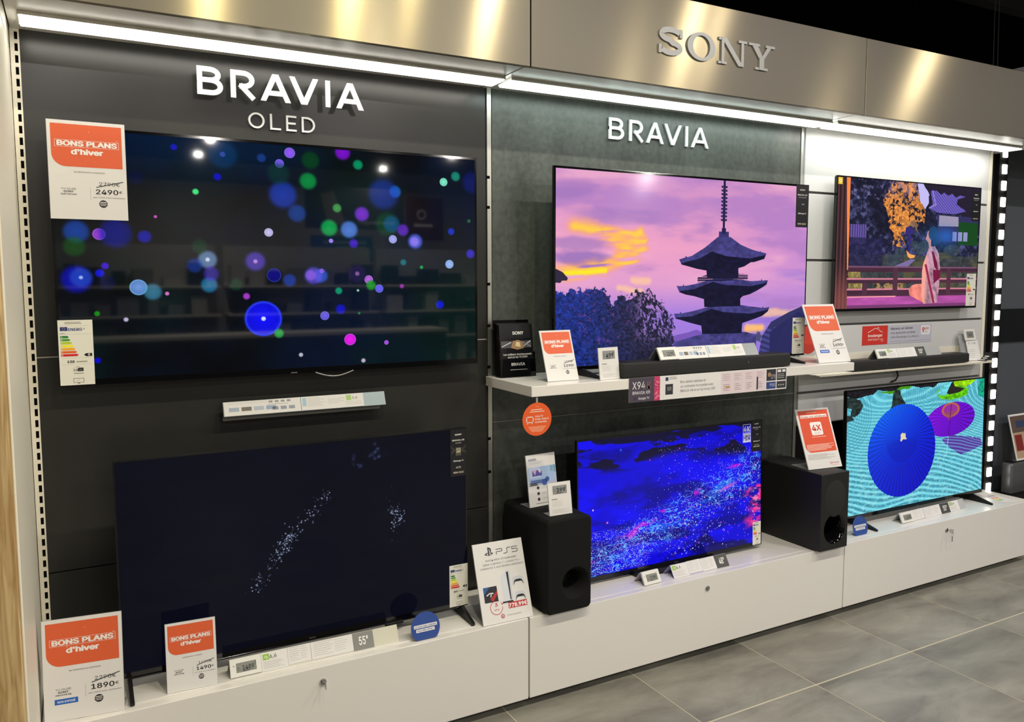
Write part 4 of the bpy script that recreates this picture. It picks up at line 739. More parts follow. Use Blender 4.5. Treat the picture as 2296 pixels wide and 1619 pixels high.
# ------------------------------------------------------------------ card signs
ORANGE = 'd85f38'
def card_sign(name, label, bl, W_, H_, rz, tilt, printer, foot_d=.09, group='tilted card signs', pocket=True):
    r = empty(name, (bl[0], bl[1], bl[2] + .0045 * math.sin(math.radians(tilt))), math.radians(rz)); tag(r, label, 'sign', group); M = RX(tilt)
    MB().box(0, W_, 0, .0022, 0, H_, M_paper).build('card', r, M)
    mb = MB(); mb.box(-.001, W_ + .001, .0023, .0042, 0, H_ + .001, M_acr); mb.build('acrylic_back', r, M)
    if foot_d: MB().box(0, W_, .001, foot_d, -.0045 * math.sin(math.radians(tilt)), .001, M_acr).build('acrylic_foot', r)
    P = Print(W_, H_); printer(P); P.build('printed_face', r, M); return r
def bons(old, new, sub, blue=False, date='Du 08/02/2023 au 12/03/2023'):
    def f(P):
        W_, H_ = P.W, P.H; w = 'ece6e2'; x0, x1, z0, z1 = .045 * W_, .955 * W_, .535 * H_, .965 * H_
        P.poly(rrect(x0, x1, z0, z1, .18 * W_, 8, '1000'), ORANGE, 1)
        r = np.random.RandomState(3)
        for _ in range(16): P.disc(x0 + (x1 - x0) * (.1 + .85 * r.rand()), z0 + (z1 - z0) * (.12 + .8 * r.rand()), W_ * (.002 + .006 * r.rand() ** 2), 'eeb092', 2, 8)
        P.frame(.09 * W_, .915 * W_, .735 * H_, .805 * H_, .004 * W_, w, 2); P.ft('BONS PLANS', .505, .253, .047, w, .76, bold=.07, L=3); P.ft("d'hiver", .50, .338, .052, w, .40, bold=.07, L=3)
        P.ft(date, .52, .522, .011, '55534f', .39, bold=.02); P.ft(old + '€', .77, .648, .036, '2a2a2c', .27, bold=.0); P.line([(.60 * W_, .335 * H_), (.95 * W_, .40 * H_)], .011 * W_, '222226', 3)
        P.ft(new, .735, .735, .048, '1d1d20', .29, bold=.025); P.ft('€', .915, .72, .025, '1d1d20', .045); P.ft("dont 15€00 d'éco-participation", .76, .775, .012, '55534f', .42, bold=.01)
        P.disc(.68 * W_, .165 * H_, .055 * W_, '26262a', 1); P.frect(.64, .72, .815, .822, w, 2); P.frect(.635, .725, .832, .838, w, 2); P.frect(.645, .715, .848, .853, w, 2)
        P.frect(.515, .518, .67, .80, '8a8884'); P.ft('TV OLED' if sub != 'x' else 'TV LED 4K', .24, .70, .018, '5c5a56', .19); P.ft('SONY', .24, .727, .018, '33322f', .13, bold=.03)
        P.ft({'a': 'OLED XR65A80', 'b': 'XR65A83K', 'c': 'XR55A83K', 'x': 'XR65X94K'}[sub], .24, .752, .014, '44423f', .20, bold=.02)
        if blue: P.frect(.13, .42, .785, .838, '2460b8'); P.ft('NON EXPOSÉ', .275, .822, .020, 'e8ecf4', .22, bold=.03)
    return f
card_sign('price_sign', 'large winter offer sign priced 2490, hung over the bokeh television corner', (-1.544, -.094, 1.832), .213, .298, 0, .5, bons('2790', '2490', 'a'), foot_d=0, group='orange winter offer signs')
card_sign('price_sign', 'large winter offer sign priced 1890, beside the oak partition', (-1.622, -.326, CT + .0003), .21, .297, -7.4, 5, bons('2290', '1890', 'b', True, 'Du 10/02/2023 au 12/03/2023'), group='orange winter offer signs', foot_d=.08)
card_sign('price_sign', 'small winter offer sign priced 1490, in front of the 55 inch television', (-1.292, -.322, CT + .0032), .147, .212, -4, 8.5, bons('1690', '1490', 'c'), group='orange winter offer signs', foot_d=.06)
card_sign('price_sign', 'small winter offer sign priced 1290, on the wall shelf beside the brochure holder', (.095, -.309, 1.2503), .142, .204, 0, 19.5, bons('1590', '1290', 'x'), group='orange winter offer signs', foot_d=.08)
card_sign('price_sign', 'large winter offer sign priced 1690, at the end of the wall shelf', (1.558, -.345, 1.2503), .207, .295, -2.4, 23.5, bons('1990', '1690', 'x', True), group='orange winter offer signs', foot_d=.12)
def four_x(P):
    W_, H_ = P.W, P.H; P.poly(rrect(.06 * W_, .955 * W_, .27 * H_, .97 * H_, .16 * W_, 8, '1000'), 'd9512f'); P.frect(.33, .62, .06, .068, 'eec0b0', 2); P.frect(.11, .9, .105, .155, 'efe6e2', 2)
    P.ft('Payez vos achats en', .505, .148, .028, '9c4a34', .74, bold=.02, L=3); P.poly(rrect(.34 * W_, .68 * W_, .55 * H_, .77 * H_, .04 * W_, 5), 'efe9e6', 2); P.ft('4X', .51, .375, .095, 'c8402a', .26, bold=.04, L=3); P.ft('dès 100€', .51, .425, .018, '88837c', .16, L=3)
    P.frect(.32, .74, .475, .482, 'efd8cc', 2); P.lines(.1, .92, .60, .71, 6, 'efc8b8', 2, .45, 4); P.lines(.06, .9, .765, .86, 5, '9a9690', 2, .3, 5); P.ring(.69 * W_, .075 * H_, .03 * W_, .008 * W_, 'c8402a'); P.ft('boulanger', .83, .932, .022, 'c8402a', .22, bold=.0); P.frect(.72, .92, .955, .962, 'd8a094')
card_sign('promotion_sign', 'red and white 4X payment sign standing on the square subwoofer', (1.556, -.305, CT + .3745), .208, .295, -6.2, 21.5, four_x, group='large card signs', foot_d=.12)
def ps5(P):
    W_, H_ = P.W, P.H; k = '3a3a3e'; cx, cz = .30 * W_, .885 * H_
    # console maker mark: upright P with a lying S
    P.poly([(cx - .012 * W_, cz - .045 * H_), (cx + .016 * W_, cz - .055 * H_), (cx + .016 * W_, cz + .035 * H_), (cx + .03 * W_, cz + .028 * H_), (cx + .03 * W_, cz - .005 * H_), (cx + .045 * W_, cz - .008 * H_), (cx + .058 * W_, cz + .006 * H_), (cx + .055 * W_, cz + .035 * H_), (cx + .035 * W_, cz + .05 * H_), (cx - .012 * W_, cz + .06 * H_)], k)
    P.poly([(cx - .018 * W_, cz - .02 * H_), (cx - .018 * W_, cz - .004 * H_), (cx - .075 * W_, cz - .022 * H_), (cx - .08 * W_, cz - .036 * H_), (cx - .018 * W_, cz - .045 * H_), (cx - .018 * W_, cz - .036 * H_), (cx - .05 * W_, cz - .03 * H_)], k); P.poly([(cx + .022 * W_, cz - .046 * H_), (cx + .085 * W_, cz - .03 * H_), (cx + .088 * W_, cz - .018 * H_), (cx + .022 * W_, cz - .008 * H_), (cx + .022 * W_, cz - .018 * H_), (cx + .058 * W_, cz - .024 * H_), (cx + .022 * W_, cz - .036 * H_)], k)
    def st(p, w=.012): P.line([(x * W_, (1 - t) * H_) for x, t in p], w * W_, k)
    st([(.455, .098), (.56, .098), (.575, .105), (.575, .122), (.56, .129), (.465, .129), (.455, .135), (.455, .163)]); st([(.60, .163), (.655, .163), (.672, .155), (.672, .108), (.69, .098), (.745, .098)]); st([(.885, .098), (.78, .098), (.78, .126), (.87, .126), (.885, .133), (.885, .155), (.87, .163), (.775, .163)])
    P.ft('PACK PS5 STANDARD', .53, .235, .021, '4a4a4e', .62); P.ft('GRAN TURISMO 7 + MANETTE +', .53, .283, .021, '6a6a6e', .76); P.ft('GARANTIE 3 ANS REMBOURSEMENT', .53, .328, .021, '6a6a6e', .88)
    # console picture
    P.poly([(.46 * W_, .55 * H_), (.60 * W_, .625 * H_), (.60 * W_, .245 * H_), (.47 * W_, .245 * H_)], 'cfd3dc'); P.poly([(.585 * W_, .60 * H_), (.625 * W_, .605 * H_), (.62 * W_, .26 * H_), (.60 * W_, .25 * H_)], '202228', 2); P.poly([(.625 * W_, .63 * H_), (.65 * W_, .58 * H_), (.66 * W_, .25 * H_), (.625 * W_, .25 * H_)], 'c4c9d4', 2); P.poly([(.43 * W_, .225 * H_), (.66 * W_, .225 * H_), (.64 * W_, .245 * H_), (.45 * W_, .245 * H_)], '202228', 2)
    for zz in (.46, .27):
        P.poly([(.68 * W_, (zz - .035) * H_), (.70 * W_, (zz + .06) * H_), (.76 * W_, (zz + .07) * H_), (.84 * W_, (zz + .07) * H_), (.90 * W_, (zz + .055) * H_), (.93 * W_, (zz - .035) * H_), (.91 * W_, (zz - .045) * H_), (.87 * W_, zz * H_), (.74 * W_, zz * H_), (.70 * W_, (zz - .045) * H_)], 'c9ccd4'); P.poly([(.70 * W_, (zz - .045) * H_), (.725 * W_, (zz + .015) * H_), (.76 * W_, (zz + .03) * H_), (.85 * W_, (zz + .03) * H_), (.885 * W_, (zz + .015) * H_), (.91 * W_, (zz - .045) * H_), (.87 * W_, zz * H_), (.74 * W_, zz * H_)], '22242a', 2)
    P.frect(.09, .36, .545, .735, '23242c'); P.poly([(.09 * W_, .455 * H_), (.22 * W_, .455 * H_), (.09 * W_, .36 * H_)], '27568f', 2); P.poly([(.26 * W_, .27 * H_), (.36 * W_, .36 * H_), (.36 * W_, .40 * H_), (.2 * W_, .3 * H_)], 'b02c34', 2); P.line([(.15 * W_, .355 * H_), (.20 * W_, .375 * H_), (.27 * W_, .372 * H_)], .022 * W_, 'd8d8dc', 3); P.line([(.24 * W_, .375 * H_), (.22 * W_, .335 * H_)], .02 * W_, 'd8d8dc', 3)
    P.ring(.30 * W_, .19 * H_, .125 * W_, .012 * W_, 'c23a42', 1, 60, 360); P.line([(.40 * W_, .235 * H_), (.425 * W_, .215 * H_), (.45 * W_, .245 * H_)], .012 * W_, 'c23a42'); P.ft('3', .30, .795, .04, 'c23a42', .055, bold=.03); P.ft('ans', .30, .845, .024, 'c23a42', .10)
    P.poly([(.54 * W_, .15 * H_), (.92 * W_, .15 * H_), (.92 * W_, .225 * H_), (.54 * W_, .225 * H_)], 'bb3a3a'); P.ft('778.99€', .73, .838, .045, 'f0ecec', .36, bold=.05, L=3); P.ring(.40 * W_, .075 * H_, .038 * W_, .012 * W_, 'b03036'); P.ft('b', .40, .938, .025, 'b03036', bold=.05); P.ft('& bien ensemble', .63, .933, .016, '8a8a8c', .28)
card_sign('promotion_sign', 'white console bundle sign priced 778.99 beside the cloth subwoofer', (-.212, -.358, CT + .0003), .21, .297, -1.5, 20, ps5, group='large card signs', foot_d=.20)
def a3000(P):
    W_, H_ = P.W, P.H; P.ft('A3000', .08, .115, .042, '3d5596', .26, al='l', bold=.015); P.lines(.08, .72, .145, .20, 2, 'b4bcc8', 1, .3, 2); P.frect(.80, .93, .035, .042, 'a8b0bc')
    P.frect(.03, .99, .24, .595, '9fb8dc'); P.frect(.03, .45, .24, .45, 'b9c8e2', 2); P.frect(.17, .50, .30, .415, '54539a', 3); P.poly([(.17 * W_, .70 * H_), (.33 * W_, .70 * H_), (.26 * W_, .60 * H_)], 'c8a0c8', 4); P.poly([(.36 * W_, .70 * H_), (.50 * W_, .70 * H_), (.44 * W_, .63 * H_)], 'd8c8d8', 4)
    P.frect(.10, .55, .49, .53, '5a6fa8', 3); P.frect(.06, .60, .535, .555, '38486e', 3); P.disc(.57 * W_, .45 * H_, .09 * W_, '3c5698', 4); P.disc(.67 * W_, .50 * H_, .07 * W_, '3c5698', 4); P.frect(.80, .90, .25, .36, '7aa4bc', 3); P.frect(.93, .98, .25, .38, '7090b0', 3); P.poly([(.03 * W_, .405 * H_), (.35 * W_, .405 * H_), (.28 * W_, .45 * H_), (.10 * W_, .44 * H_)], '5c5652', 4); P.poly([(.5 * W_, .405 * H_), (.99 * W_, .405 * H_), (.99 * W_, .48 * H_), (.7 * W_, .46 * H_)], 'aab0cc', 3)
    for t in (.645, .755, .865): P.disc(.33 * W_, (1 - t) * H_, .045 * W_, '3c3c3e'); P.lines(.46, .9, t - .025, t + .03, 3, 'b4b4b4', 1, .3, 7)
    P.lines(.22, .8, .94, .96, 1, '77777a', 1, .6)
card_sign('promotion_sign', 'blue and white leaflet stand on the cloth subwoofer, living room picture', (.071, -.212, CT + .3745), .143, .208, 5, 9, a3000, group='small product cards', foot_d=.07)
def price_card(price):
    def f(P):
        W_, H_ = P.W, P.H; P.frect(.2, .82, .10, .36, '8d8f8c'); P.frame(.2 * W_, .82 * W_, .64 * H_, .90 * H_, .012 * W_, '77797a', 2); P.ft(price, .56, .30, .12, '22262e', .38, bold=.03, L=3); P.ft('€', .77, .19, .045, '22262e', .05, L=3); P.frect(.36, .62, .32, .335, '33363c', 3); P.lines(.23, .32, .2, .32, 2, '66686a', 3)
        P.frect(.13, .38, .50, .52, '55554f'); P.lines(.13, .7, .57, .76, 5, 'b4b2a8', 1, .2, 2); P.lines(.13, .9, .82, .95, 4, 'b4b2a8', 1, .25, 5)
    return f
card_sign('price_card', 'small white price card reading 499 at the end of the long soundbar', (.300, -.366, 1.2503), .105, .126, 8, 7, price_card('499'), group='small product cards', foot_d=.0)
card_sign('price_card', 'small white price card reading 399 on the cloth subwoofer', (.081, -.348, CT + .3745), .102, .126, -1, 9, price_card('399'), group='small product cards', foot_d=.05)
# ------------------------------------------------------------------ price strips
def strip(label, bl, L, rz, tilt, items, H_=.058, z=None, holder='9a9c9c', back=True, name='price_strip', group='shelf price strips'):
    r = empty(name, bl, math.radians(rz)); tag(r, label, 'price strip', group); M = RX(tilt); hm = mat('holder_' + holder, holder, .25)
    top = M @ Vector((0, .002, H_)); mb = MB(); MB().box(0, L, .0012, .003, 0, H_, hm).build('holder', r, M)
    if back: MB().prismx([(top.y, top.z - .001), (top.y + .0015, top.z), (2 * top.y + .012, .0015), (2 * top.y + .010, .0)], 0, L, hm).build('back_leg', r)
    for it in items:
        k = it[0]; x0, x1 = it[1], it[2]; Wc = x1 - x0; z0 = .001
        if k == 'esl':
            o = MB().box(x0, x1, -.006, .0010, z0, H_ - .001, mat('tag_white', 'dcdbd4', .4), bev=.001, seg=1).build('electronic_tag', r, M); P = Print(Wc, H_); P.frect(.2, .84, .26, .76, '84867f'); P.frame(.2 * Wc, .84 * Wc, .24 * H_, .74 * H_, .0012, '6a6c68', 2)
            P.ft(it[3], .58, .66, .24, '1f2022', .36, bold=.02, L=3); P.ft('€', .80, .46, .1, '1f2022', .035, L=3); P.frect(.4, .62, .70, .73, '3c3c3c', 3); P.lines(.23, .32, .50, .70, 2, '55554f', 3, .3); P.frect(.1, .14, .36, .40, '44443f'); P.mb.build('printed_face', o, M @ Matrix.Translation((x0, -.006, 0)))
        elif k == 'card':
            o = MB().box(x0, x1, -.0006, .0010, z0 + it[4], H_ - .001 + it[4] * .5, M_paper).build('info_card', r, M); P = Print(Wc, H_); kind = it[3]
            if kind == 'g': P.frect(.06, .30, .10, .42, '8cb83c'); P.line([(.12 * Wc, .72 * H_), (.18 * Wc, .80 * H_), (.24 * Wc, .72 * H_), (.2 * Wc, .64 * H_)], .03 * Wc, 'e4ecd0', 2); P.ft('6,6', .45, .36, .20, '55595a', .26, bold=.02); P.lines(.06, .9, .52, .95, 5, 'a9aaa2', 1, .22, 3)
            elif kind == 'p': P.lines(.05, .8, .08, .28, 3, 'c0bfb8', 1, .2, 3); [P.frect(.06 + .16 * i, .19 + .16 * i, .45, .72, c) for i, c in enumerate(('9aa8b8', '6a6258', 'a8b4c0', '8ca0bc'))]; [P.frect(.58 + .08 * i, .63 + .08 * i, .12, .26, '8c8e8c') for i in range(4)]; P.lines(.56, .9, .36, .44, 1, 'a0a09a', 1, .4); [P.frect(.62 + .11 * i, .70 + .11 * i, .55, .78, '8890a0') for i in range(3)]
            elif kind == 'q': P.frect(.02, .08, .12, .7, '9cbccc'); P.lines(.10, .38, .15, .8, 6, 'b0b0a8', 1, .22, 5); P.lines(.42, .70, .3, .7, 4, 'b8b8b0', 1, .22, 6); P.frect(.72, .80, .12, .5, 'a0c070'); P.ft('6,6', .86, .42, .2, '55595a', .08); P.lines(.70, .97, .6, .9, 3, 'b8b8b0', 1, .22, 8)
            else: P.lines(.06, .52, .10, .92, 7, 'b2b1aa', 1, .18, 4); P.lines(.56, .94, .14, .88, 6, 'b8b7b0', 1, .18, 9)
            P.mb.build('printed_face', o, M @ Matrix.Translation((x0, -.0006, z0 + it[4])))
        elif k == 'size':
            o = MB().box(x0, x1, -.0012, .0010, z0, H_ - .0005, mat('size_grey' if len(it) < 5 else 'size_dark', it[4] if len(it) > 4 else '7c7d78', .45)).build('size_card', r, M); P = Print(Wc, H_); P.ft(it[3] + '"', .5, .72, .46, 'ecebe6', .44, bold=.03, L=2); P.mb.build('printed_face', o, M @ Matrix.Translation((x0, -.0012, 0)))
    return r
strip('price strip reading 1489 with a 55 inch card, under the sparkling screen', (-1.104, -.317, CT + .0032), .573, -.6, 23.5, [('esl', 0, .098, '1489'), ('card', .10, .185, 'g', -.0005), ('card', .186, .262, 'i', .003), ('card', .264, .408, 'i', .0015), ('size', .41, .482, '55')], holder='c9c6b4')
strip('lone electronic price tag reading 1790 under the blue glitter screen', (.557, -.330, CT + .0003), .092, 2.2, 28, [('esl', 0, .092, '1790')], holder='c8c6c4', name='price_tag')
strip('price card set with a dark 48 inch card under the blue glitter screen', (.724, -.324, CT + .0003), .322, .6, 31.5, [('card', 0, .088, 'g', -.0005), ('card', .089, .165, 'i', .0045), ('card', .166, .248, 'i', .001), ('size', .250, .320, '48', '474744')], holder='b0aed0')
strip('price strip with a dark size card under the parasol screen', (2.283, -.297, CT + .0003), .575, 1.2, 23, [('esl', 0, .10, '1190'), ('card', .105, .20, 'i', .002), ('card', .205, .35, 'i', 0), ('size', .352, .43, '55', '474744'), ('card', .432, .52, 'g', 0)], H_=.056, holder='b4b6b8')
strip('price strip reading 1290 on top of the long soundbar', (.591, -.372, 1.3138), .555, .4, 30, [('esl', 0, .098, '1290'), ('card', .10, .262, 'p', 0), ('card', .265, .475, 'q', 0)], holder='9a9ea2')
strip('price strip with a tilted size card on top of the small soundbar', (2.278, -.118, 1.2157), .565, .8, 25, [('esl', 0, .09, '1390'), ('card', .095, .18, 'g', 0), ('card', .183, .34, 'i', 0), ('size', .345, .425, '55', '474744')], H_=.055, holder='a4a6a6')
b = strip('wall mounted price strip under the bokeh television', (-1.058, -.062, 1.174), .585, 0, 22, [('card', .002, .265, 'p', 0), ('card', .268, .50, 'q', 0)], H_=.052, holder='9fb0b6', back=False)
MB().box(.0, .568, .024, .0275, -.018, .03, mat('strip_backplate', '6a6a64', .3)).build('back_plate', b); MB().box(.02, .05, .0277, .0618, -.01, .01, M_mattblack).build('wall_mount', b); MB().box(.50, .53, .0277, .0618, -.01, .01, M_mattblack).build('wall_mount', b)
# shelf edge banner X94K
def x94():
    W_, H_ = .873, .098; r = empty('shelf_banner', (.417, -.3945, 1.156)); tag(r, 'long printed product banner hung from the front edge of the wall shelf', 'banner')
    MB().box(0, W_, 0, .0015, 0, H_, M_paper).build('card', r); P = Print(W_, H_); P.frect(0, .145, 0, 1, '4a4450'); P.ft('X94', .055, .47, .30, 'e8e4e8', .072, bold=.0); P.ft('K', .115, .47, .30, '8c5a62', .022); P.ft('BRAVIA XR', .07, .68, .12, 'd8d4dc', .10, bold=.02); P.frame(.028 * W_, .042 * W_, .10 * H_, .19 * H_, .0012, 'd8d4dc'); P.ft('Google TV', .085, .90, .09, 'd8d4dc', .062, bold=.02)
    r_ = np.random.RandomState(1); P.frect(.145, .178, 0, 1, 'c43a68')
    for _ in range(14): a = .145 + .033 * r_.rand(); t = r_.rand() * .9; P.line([(a * W_, (1 - t) * H_), ((.1615 + .016 * (r_.rand() - .5) * 2) * W_, (1 - t - .1) * H_)], .0022, ('e88aa0', '8e2048', 'f0b4b8')[_ % 3], 2)
    P.frect(.21, .227, .07, .22, '2c3c66'); P.lines(.232, .285, .07, .2, 2, '8a8a88', 1, .4); P.frect(.21, .255, .36, .80, '34343a'); P.ft('XR', .2325, .64, .16, '9a9a94', .026, bold=.02)
    for i, t in enumerate(('Des détails réalistes et', 'un contraste incroyable avec', 'BRAVIA XR et le Full Array LED')): P.ft(t, .30, .36 + .19 * i, .105, '77757a', (.155, .205, .215)[i], al='l')
    for i in range(4):
        x = .555 + .0755 * i; P.frect(x, x + .072, .06, .97, 'd8c8cc'); P.lines(x + .01, x + .062, .14, .46, 4, 'a08c94', 2, .2, i); P.lines(x + .014, x + .055, .58, .9, 4, '8a8490', 2, .25, i + 4)
    P.frect(.583, .612, .66, .72, 'b48a3c', 3); P.frect(.79, .80, .35, .92, '3a3a42', 3); P.frect(.858, .924, .06, .58, '34343c'); P.disc(.878 * W_, .70 * H_, .010, '9a7a58', 2); P.ft('18 fps', .905, .38, .09, 'c8c8d4', .03, L=2); P.ft('24 77', .905, .50, .09, 'c8c8d4', .03, L=2); P.frect(.858, .924, .63, .95, '34467e'); P.ft('PS5', .90, .84, .13, 'c8ccdc', .035); P.frect(.93, .996, .06, .58, '36363a'); P.frect(.935, .96, .10, .22, 'd8d8d8', 2); P.frect(.968, .99, .10, .22, 'd8d8d8', 2); P.lines(.935, .99, .30, .54, 3, 'b8b8b8', 2, .3); P.frect(.93, .996, .63, .95, '3c3c40'); [P.disc((.945 + .016 * i) * W_, .2 * H_, .003, 'd8d8d8', 2, 10) for i in range(3)]
    P.build('printed_face', r)
x94()
# round hanging tag, blue discs
def disc_card(name, label, loc, R_, c, tilt, drawfn, cut=None, hang=False, group=None):
    r = empty(name, loc); tag(r, label, 'tag', group); M = RX(tilt); n = 44
    pts = [(R_ * math.cos(2 * math.pi * i / n), R_ * math.sin(2 * math.pi * i / n)) for i in range(n)]
    if cut: pts = [(x, max(z, -cut)) for x, z in pts]; pts = [p for i, p in enumerate(pts) if not (p[1] == -cut and pts[i - 1][1] == -cut and pts[(i + 1) % n][1] == -cut)]
    off = cut or 0; mb = MB(); mb.prism([(x, z + off) for x, z in pts], 0, .0012, mat('card_' + c, c, .4)); mb.build('card', r, M)
    P = Print(2 * R_, 2 * R_); drawfn(P, R_); P.mb.build('printed_face', r, M @ Matrix.Translation((0, 0, off))); return r, M
def d_or(P, R):
    w = 'f0ded2'; P.line([(-.12 * R, .80 * R), (.12 * R, .72 * R)], .03 * R, 'f0a070'); P.rect(-.42 * R, .35 * R, .56 * R, .60 * R, w); P.rect(-.5 * R, .5 * R, .44 * R, .48 * R, w); P.line([(-.72 * R, .16 * R), (-.72 * R, -.16 * R), (-.28 * R, -.16 * R), (-.28 * R, .16 * R), (-.72 * R, .16 * R)], .05 * R, w); P.line([(-.62 * R, -.17 * R), (-.66 * R, -.24 * R)], .05 * R, w); P.line([(-.38 * R, -.17 * R), (-.34 * R, -.24 * R)], .05 * R, w)
    for i, t in enumerate(('Votre TV', 'livrée, fixée &', 'connectée')): P.text(t, -.15 * R, (.12 - .17 * i) * R, .11 * R, w, (.55, .95, .8)[i] * R, al='l', bold=.03)
    for i in range(5): P.rect(-.62 * R + .06 * R * i, .62 * R - .06 * R * i, (-.46 - .07 * i) * R, (-.43 - .07 * i) * R, 'f0b494')
r, M = disc_card('hanging_tag', 'round orange tag hanging under the wall shelf', (0.0, -.388, 1.126), .0625, 'de5a26', 0, d_or)
MB().box(-.004, .004, .0013, .0018, .045, .0843, M_acr).build('clear_strip', r)
def d_bl(P, R): P.rect(-.80 * R, .80 * R, .02 * R, .22 * R, 'e4e4e4'); P.text('Un hiver bien maîtrisé,', 0, .07 * R, .10 * R, '3a4c84', 1.5 * R, bold=.02); P.rect(-.66 * R, .62 * R, -.24 * R, -.04 * R, 'e4e4e4'); P.text('vous allez aimer !', -.02 * R, -.18 * R, .10 * R, '3a4c84', 1.14 * R, bold=.02)
for lb, loc in (('round blue card standing in front of the 55 inch television leg', (-.4375, -.352, CT + .0032)), ('round blue card standing beside the parasol television leg', (1.937, -.317, CT + .0003))):
    r, M = disc_card('round_card', lb, loc, .0555, '2c4a94', 12, d_bl, cut=.040, group='round blue shelf cards'); MB().box(-.034, .034, .001, .035, 0, .001, mat('card_2c4a94', '2c4a94', .4)).build('fold_foot', r)
# brochure holder and brochures
r = empty('brochure_holder', (-.008, -.10, 1.2503)); tag(r, 'black brochure holder at the end of the wall shelf', 'holder'); M = RX(6)
MB().box(0, .165, .030, .033, 0, .235, M_gloss, bev=.001, seg=1).build('back_plate', r, M); MB().box(.0, .165, -.012, .030, .0, .003, M_gloss).build('floor_plate', r, M); o = MB().box(.0, .165, -.014, -.011, .0, .075, M_gloss, bev=.001, seg=1).build('front_pocket', r, M); MB().box(0, .003, -.011, .030, .0031, .10, M_gloss).build('side_wall', r, M); MB().box(.162, .165, -.011, .030, .0031, .10, M_gloss).build('side_wall', r, M)
P = Print(.165, .075); P.text('BRAVIA', .083, .046, .011, 'dcdcd8', .062, bold=.02); P.rect(.045, .125, .028, .031, '8a8a88'); P.mb.build('printed_face', o, M @ Matrix.Translation((0, -.014, 0)))
for i in range(3):
    b = MB().box(.006, .159, -.009 + .012 * i, .0015 + .012 * i, .0034, .212 + .004 * i, M_black if i else mat('brochure_black', '121214', .25)).build('brochure', None, M); b.location = (-.008, -.10, 1.2503)
    tag(b, ('glossy black brochure with white title, foremost in the shelf holder', 'black brochure just behind the foremost one in the holder', 'rearmost black brochure in the shelf holder')[i], 'brochure', 'brochures in the shelf holder')
    if i == 0:
        P = Print(.153, .21); P.text('SONY', .085, .172, .012, 'dcdcd8', .05, bold=.05); P.rect(.005, .145, .118, .146, '4c4c50'); P.poly([(.05, .118), (.06, .146), (.085, .15), (.105, .14), (.11, .116), (.08, .11)], '9a7a58', 2); P.poly([(.07, .125), (.075, .142), (.09, .14), (.095, .12)], 'd8c8a0', 3); P.line([(.01, .124), (.05, .14)], .004, 'b8b8bc', 2); P.line([(.105, .14), (.14, .122)], .005, '7c7c84', 2); P.line([(.11, .125), (.14, .144)], .004, 'c8c8cc', 2)
        P.text('Les meilleurs divertissements', .079, .088, .0075, 'd4d4d0', .13, bold=.02); P.text('sont sur les TV SONY', .079, .077, .0075, 'd4d4d0', .092, bold=.02); P.mb.build('printed_face', b, M @ Matrix.Translation((.006, -.009, 0)))
# ------------------------------------------------------------------ white wall section extras
r = empty('wall_poster', (2.281, -.0125, 1.282)); tag(r, 'red square poster with a house outline and white lettering', 'poster'); MB().box(0, .21, -.0015, 0, 0, .105, mat('poster_red', 'cc3128', .45)).build('sheet', r); P = Print(.21, .105)
w = 'f0e6e2'; P.line([(.045, .068), (.105, .092), (.125, .085), (.125, .095), (.135, .095), (.135, .080), (.165, .068)], .003, w); P.text('boulanger', .107, .044, .0145, w, .12, bold=.03); P.text('INFINITY', .10, .024, .0095, w, .11, bold=.0); P.ring(.165, .024, .008, .002, w); P.build('printed_face', r, Matrix.Translation((0, -.0015, 0)))
r = empty('wall_poster', (2.494, -.0125, 1.282)); tag(r, 'pale grey repair poster with a red 9.99 price beside the red poster', 'poster'); MB().box(0, .39, -.0015, 0, 0, .104, mat('poster_grey', 'b9bac6', .45)).build('sheet', r); P = Print(.39, .104)
P.text('Réparez en illimité', .025, .079, .012, '4a4a50', .19, al='l', bold=.015); P.text('vos appareils achetés', .025, .055, .012, '55555c', .215, al='l'); P.text('chez Boulanger ou ailleurs.', .025, .031, .012, '66666c', .25, al='l'); P.rect(.02, .385, .010, .012, '9092a0'); P.poly(rrect(.29, .375, .042, .098, .012), 'dcdbe0'); P.text('9', .312, .056, .028, 'c22f34', .018, bold=.04, L=3); P.text('€99', .343, .070, .014, 'c22f34', .034, bold=.02, L=3); P.rect(.325, .35, .056, .06, 'a0a0a8', 2); P.build('printed_face', r, Matrix.Translation((0, -.0015, 0)))
r = empty('shelf_round_sticker', (1.86, -.0125, 1.33)); tag(r, 'red round sticker on the white wall, mostly behind the 1690 sign', 'sticker'); MB().lathe_y(0, 0, [(.0005, -.0012), (.075, -.0012), (.075, 0), (.0005, 0)], mat('sticker_red', 'cf3f30', .45), 40).build('disc', r)
r = empty('ticket_stand', (3.115, -.085, 1.161)); tag(r, 'tall clear ticket stand with an electronic tag at the ledge end', 'price stand'); M = RX(14); MB().box(-.012, .10, .012, .014, 0, .16, M_acr).build('acrylic_back', r, M); MB().box(.035, .15, 0, .002, 0, .122, M_paper).build('card', r, M); MB().box(.022, .128, -.008, -.001, .122, .188, mat('tag_white', 'dcdbd4', .4), bev=.001, seg=1).build('electronic_tag', r, M)
P = Print(.12, .17); P.rect(.042, .108, .136, .174, '7c7e7a'); P.frame(.042, .108, .136, .174, .002, '55575a', 2); P.text('549', .075, .146, .016, '26282c', .034, L=3); P.build('tag_print', r, M @ Matrix.Translation((0, -.008, 0))); P = Print(.12, .1); P.text('5 - 69', .09, .098, .010, '66666a', .07); P.lines(.3, .95, .35, .9, 5, 'a8a8a4', 1, .2); P.build('card_print', r, M)
r = empty('curled_ticket', (3.235, -.128, 1.1572)); tag(r, 'black curled paper ticket at the ledge corner', 'ticket'); mb = MB(); pts = [(.0, .0), (.02, .004), (.045, .014), (.07, .03), (.085, .046)]
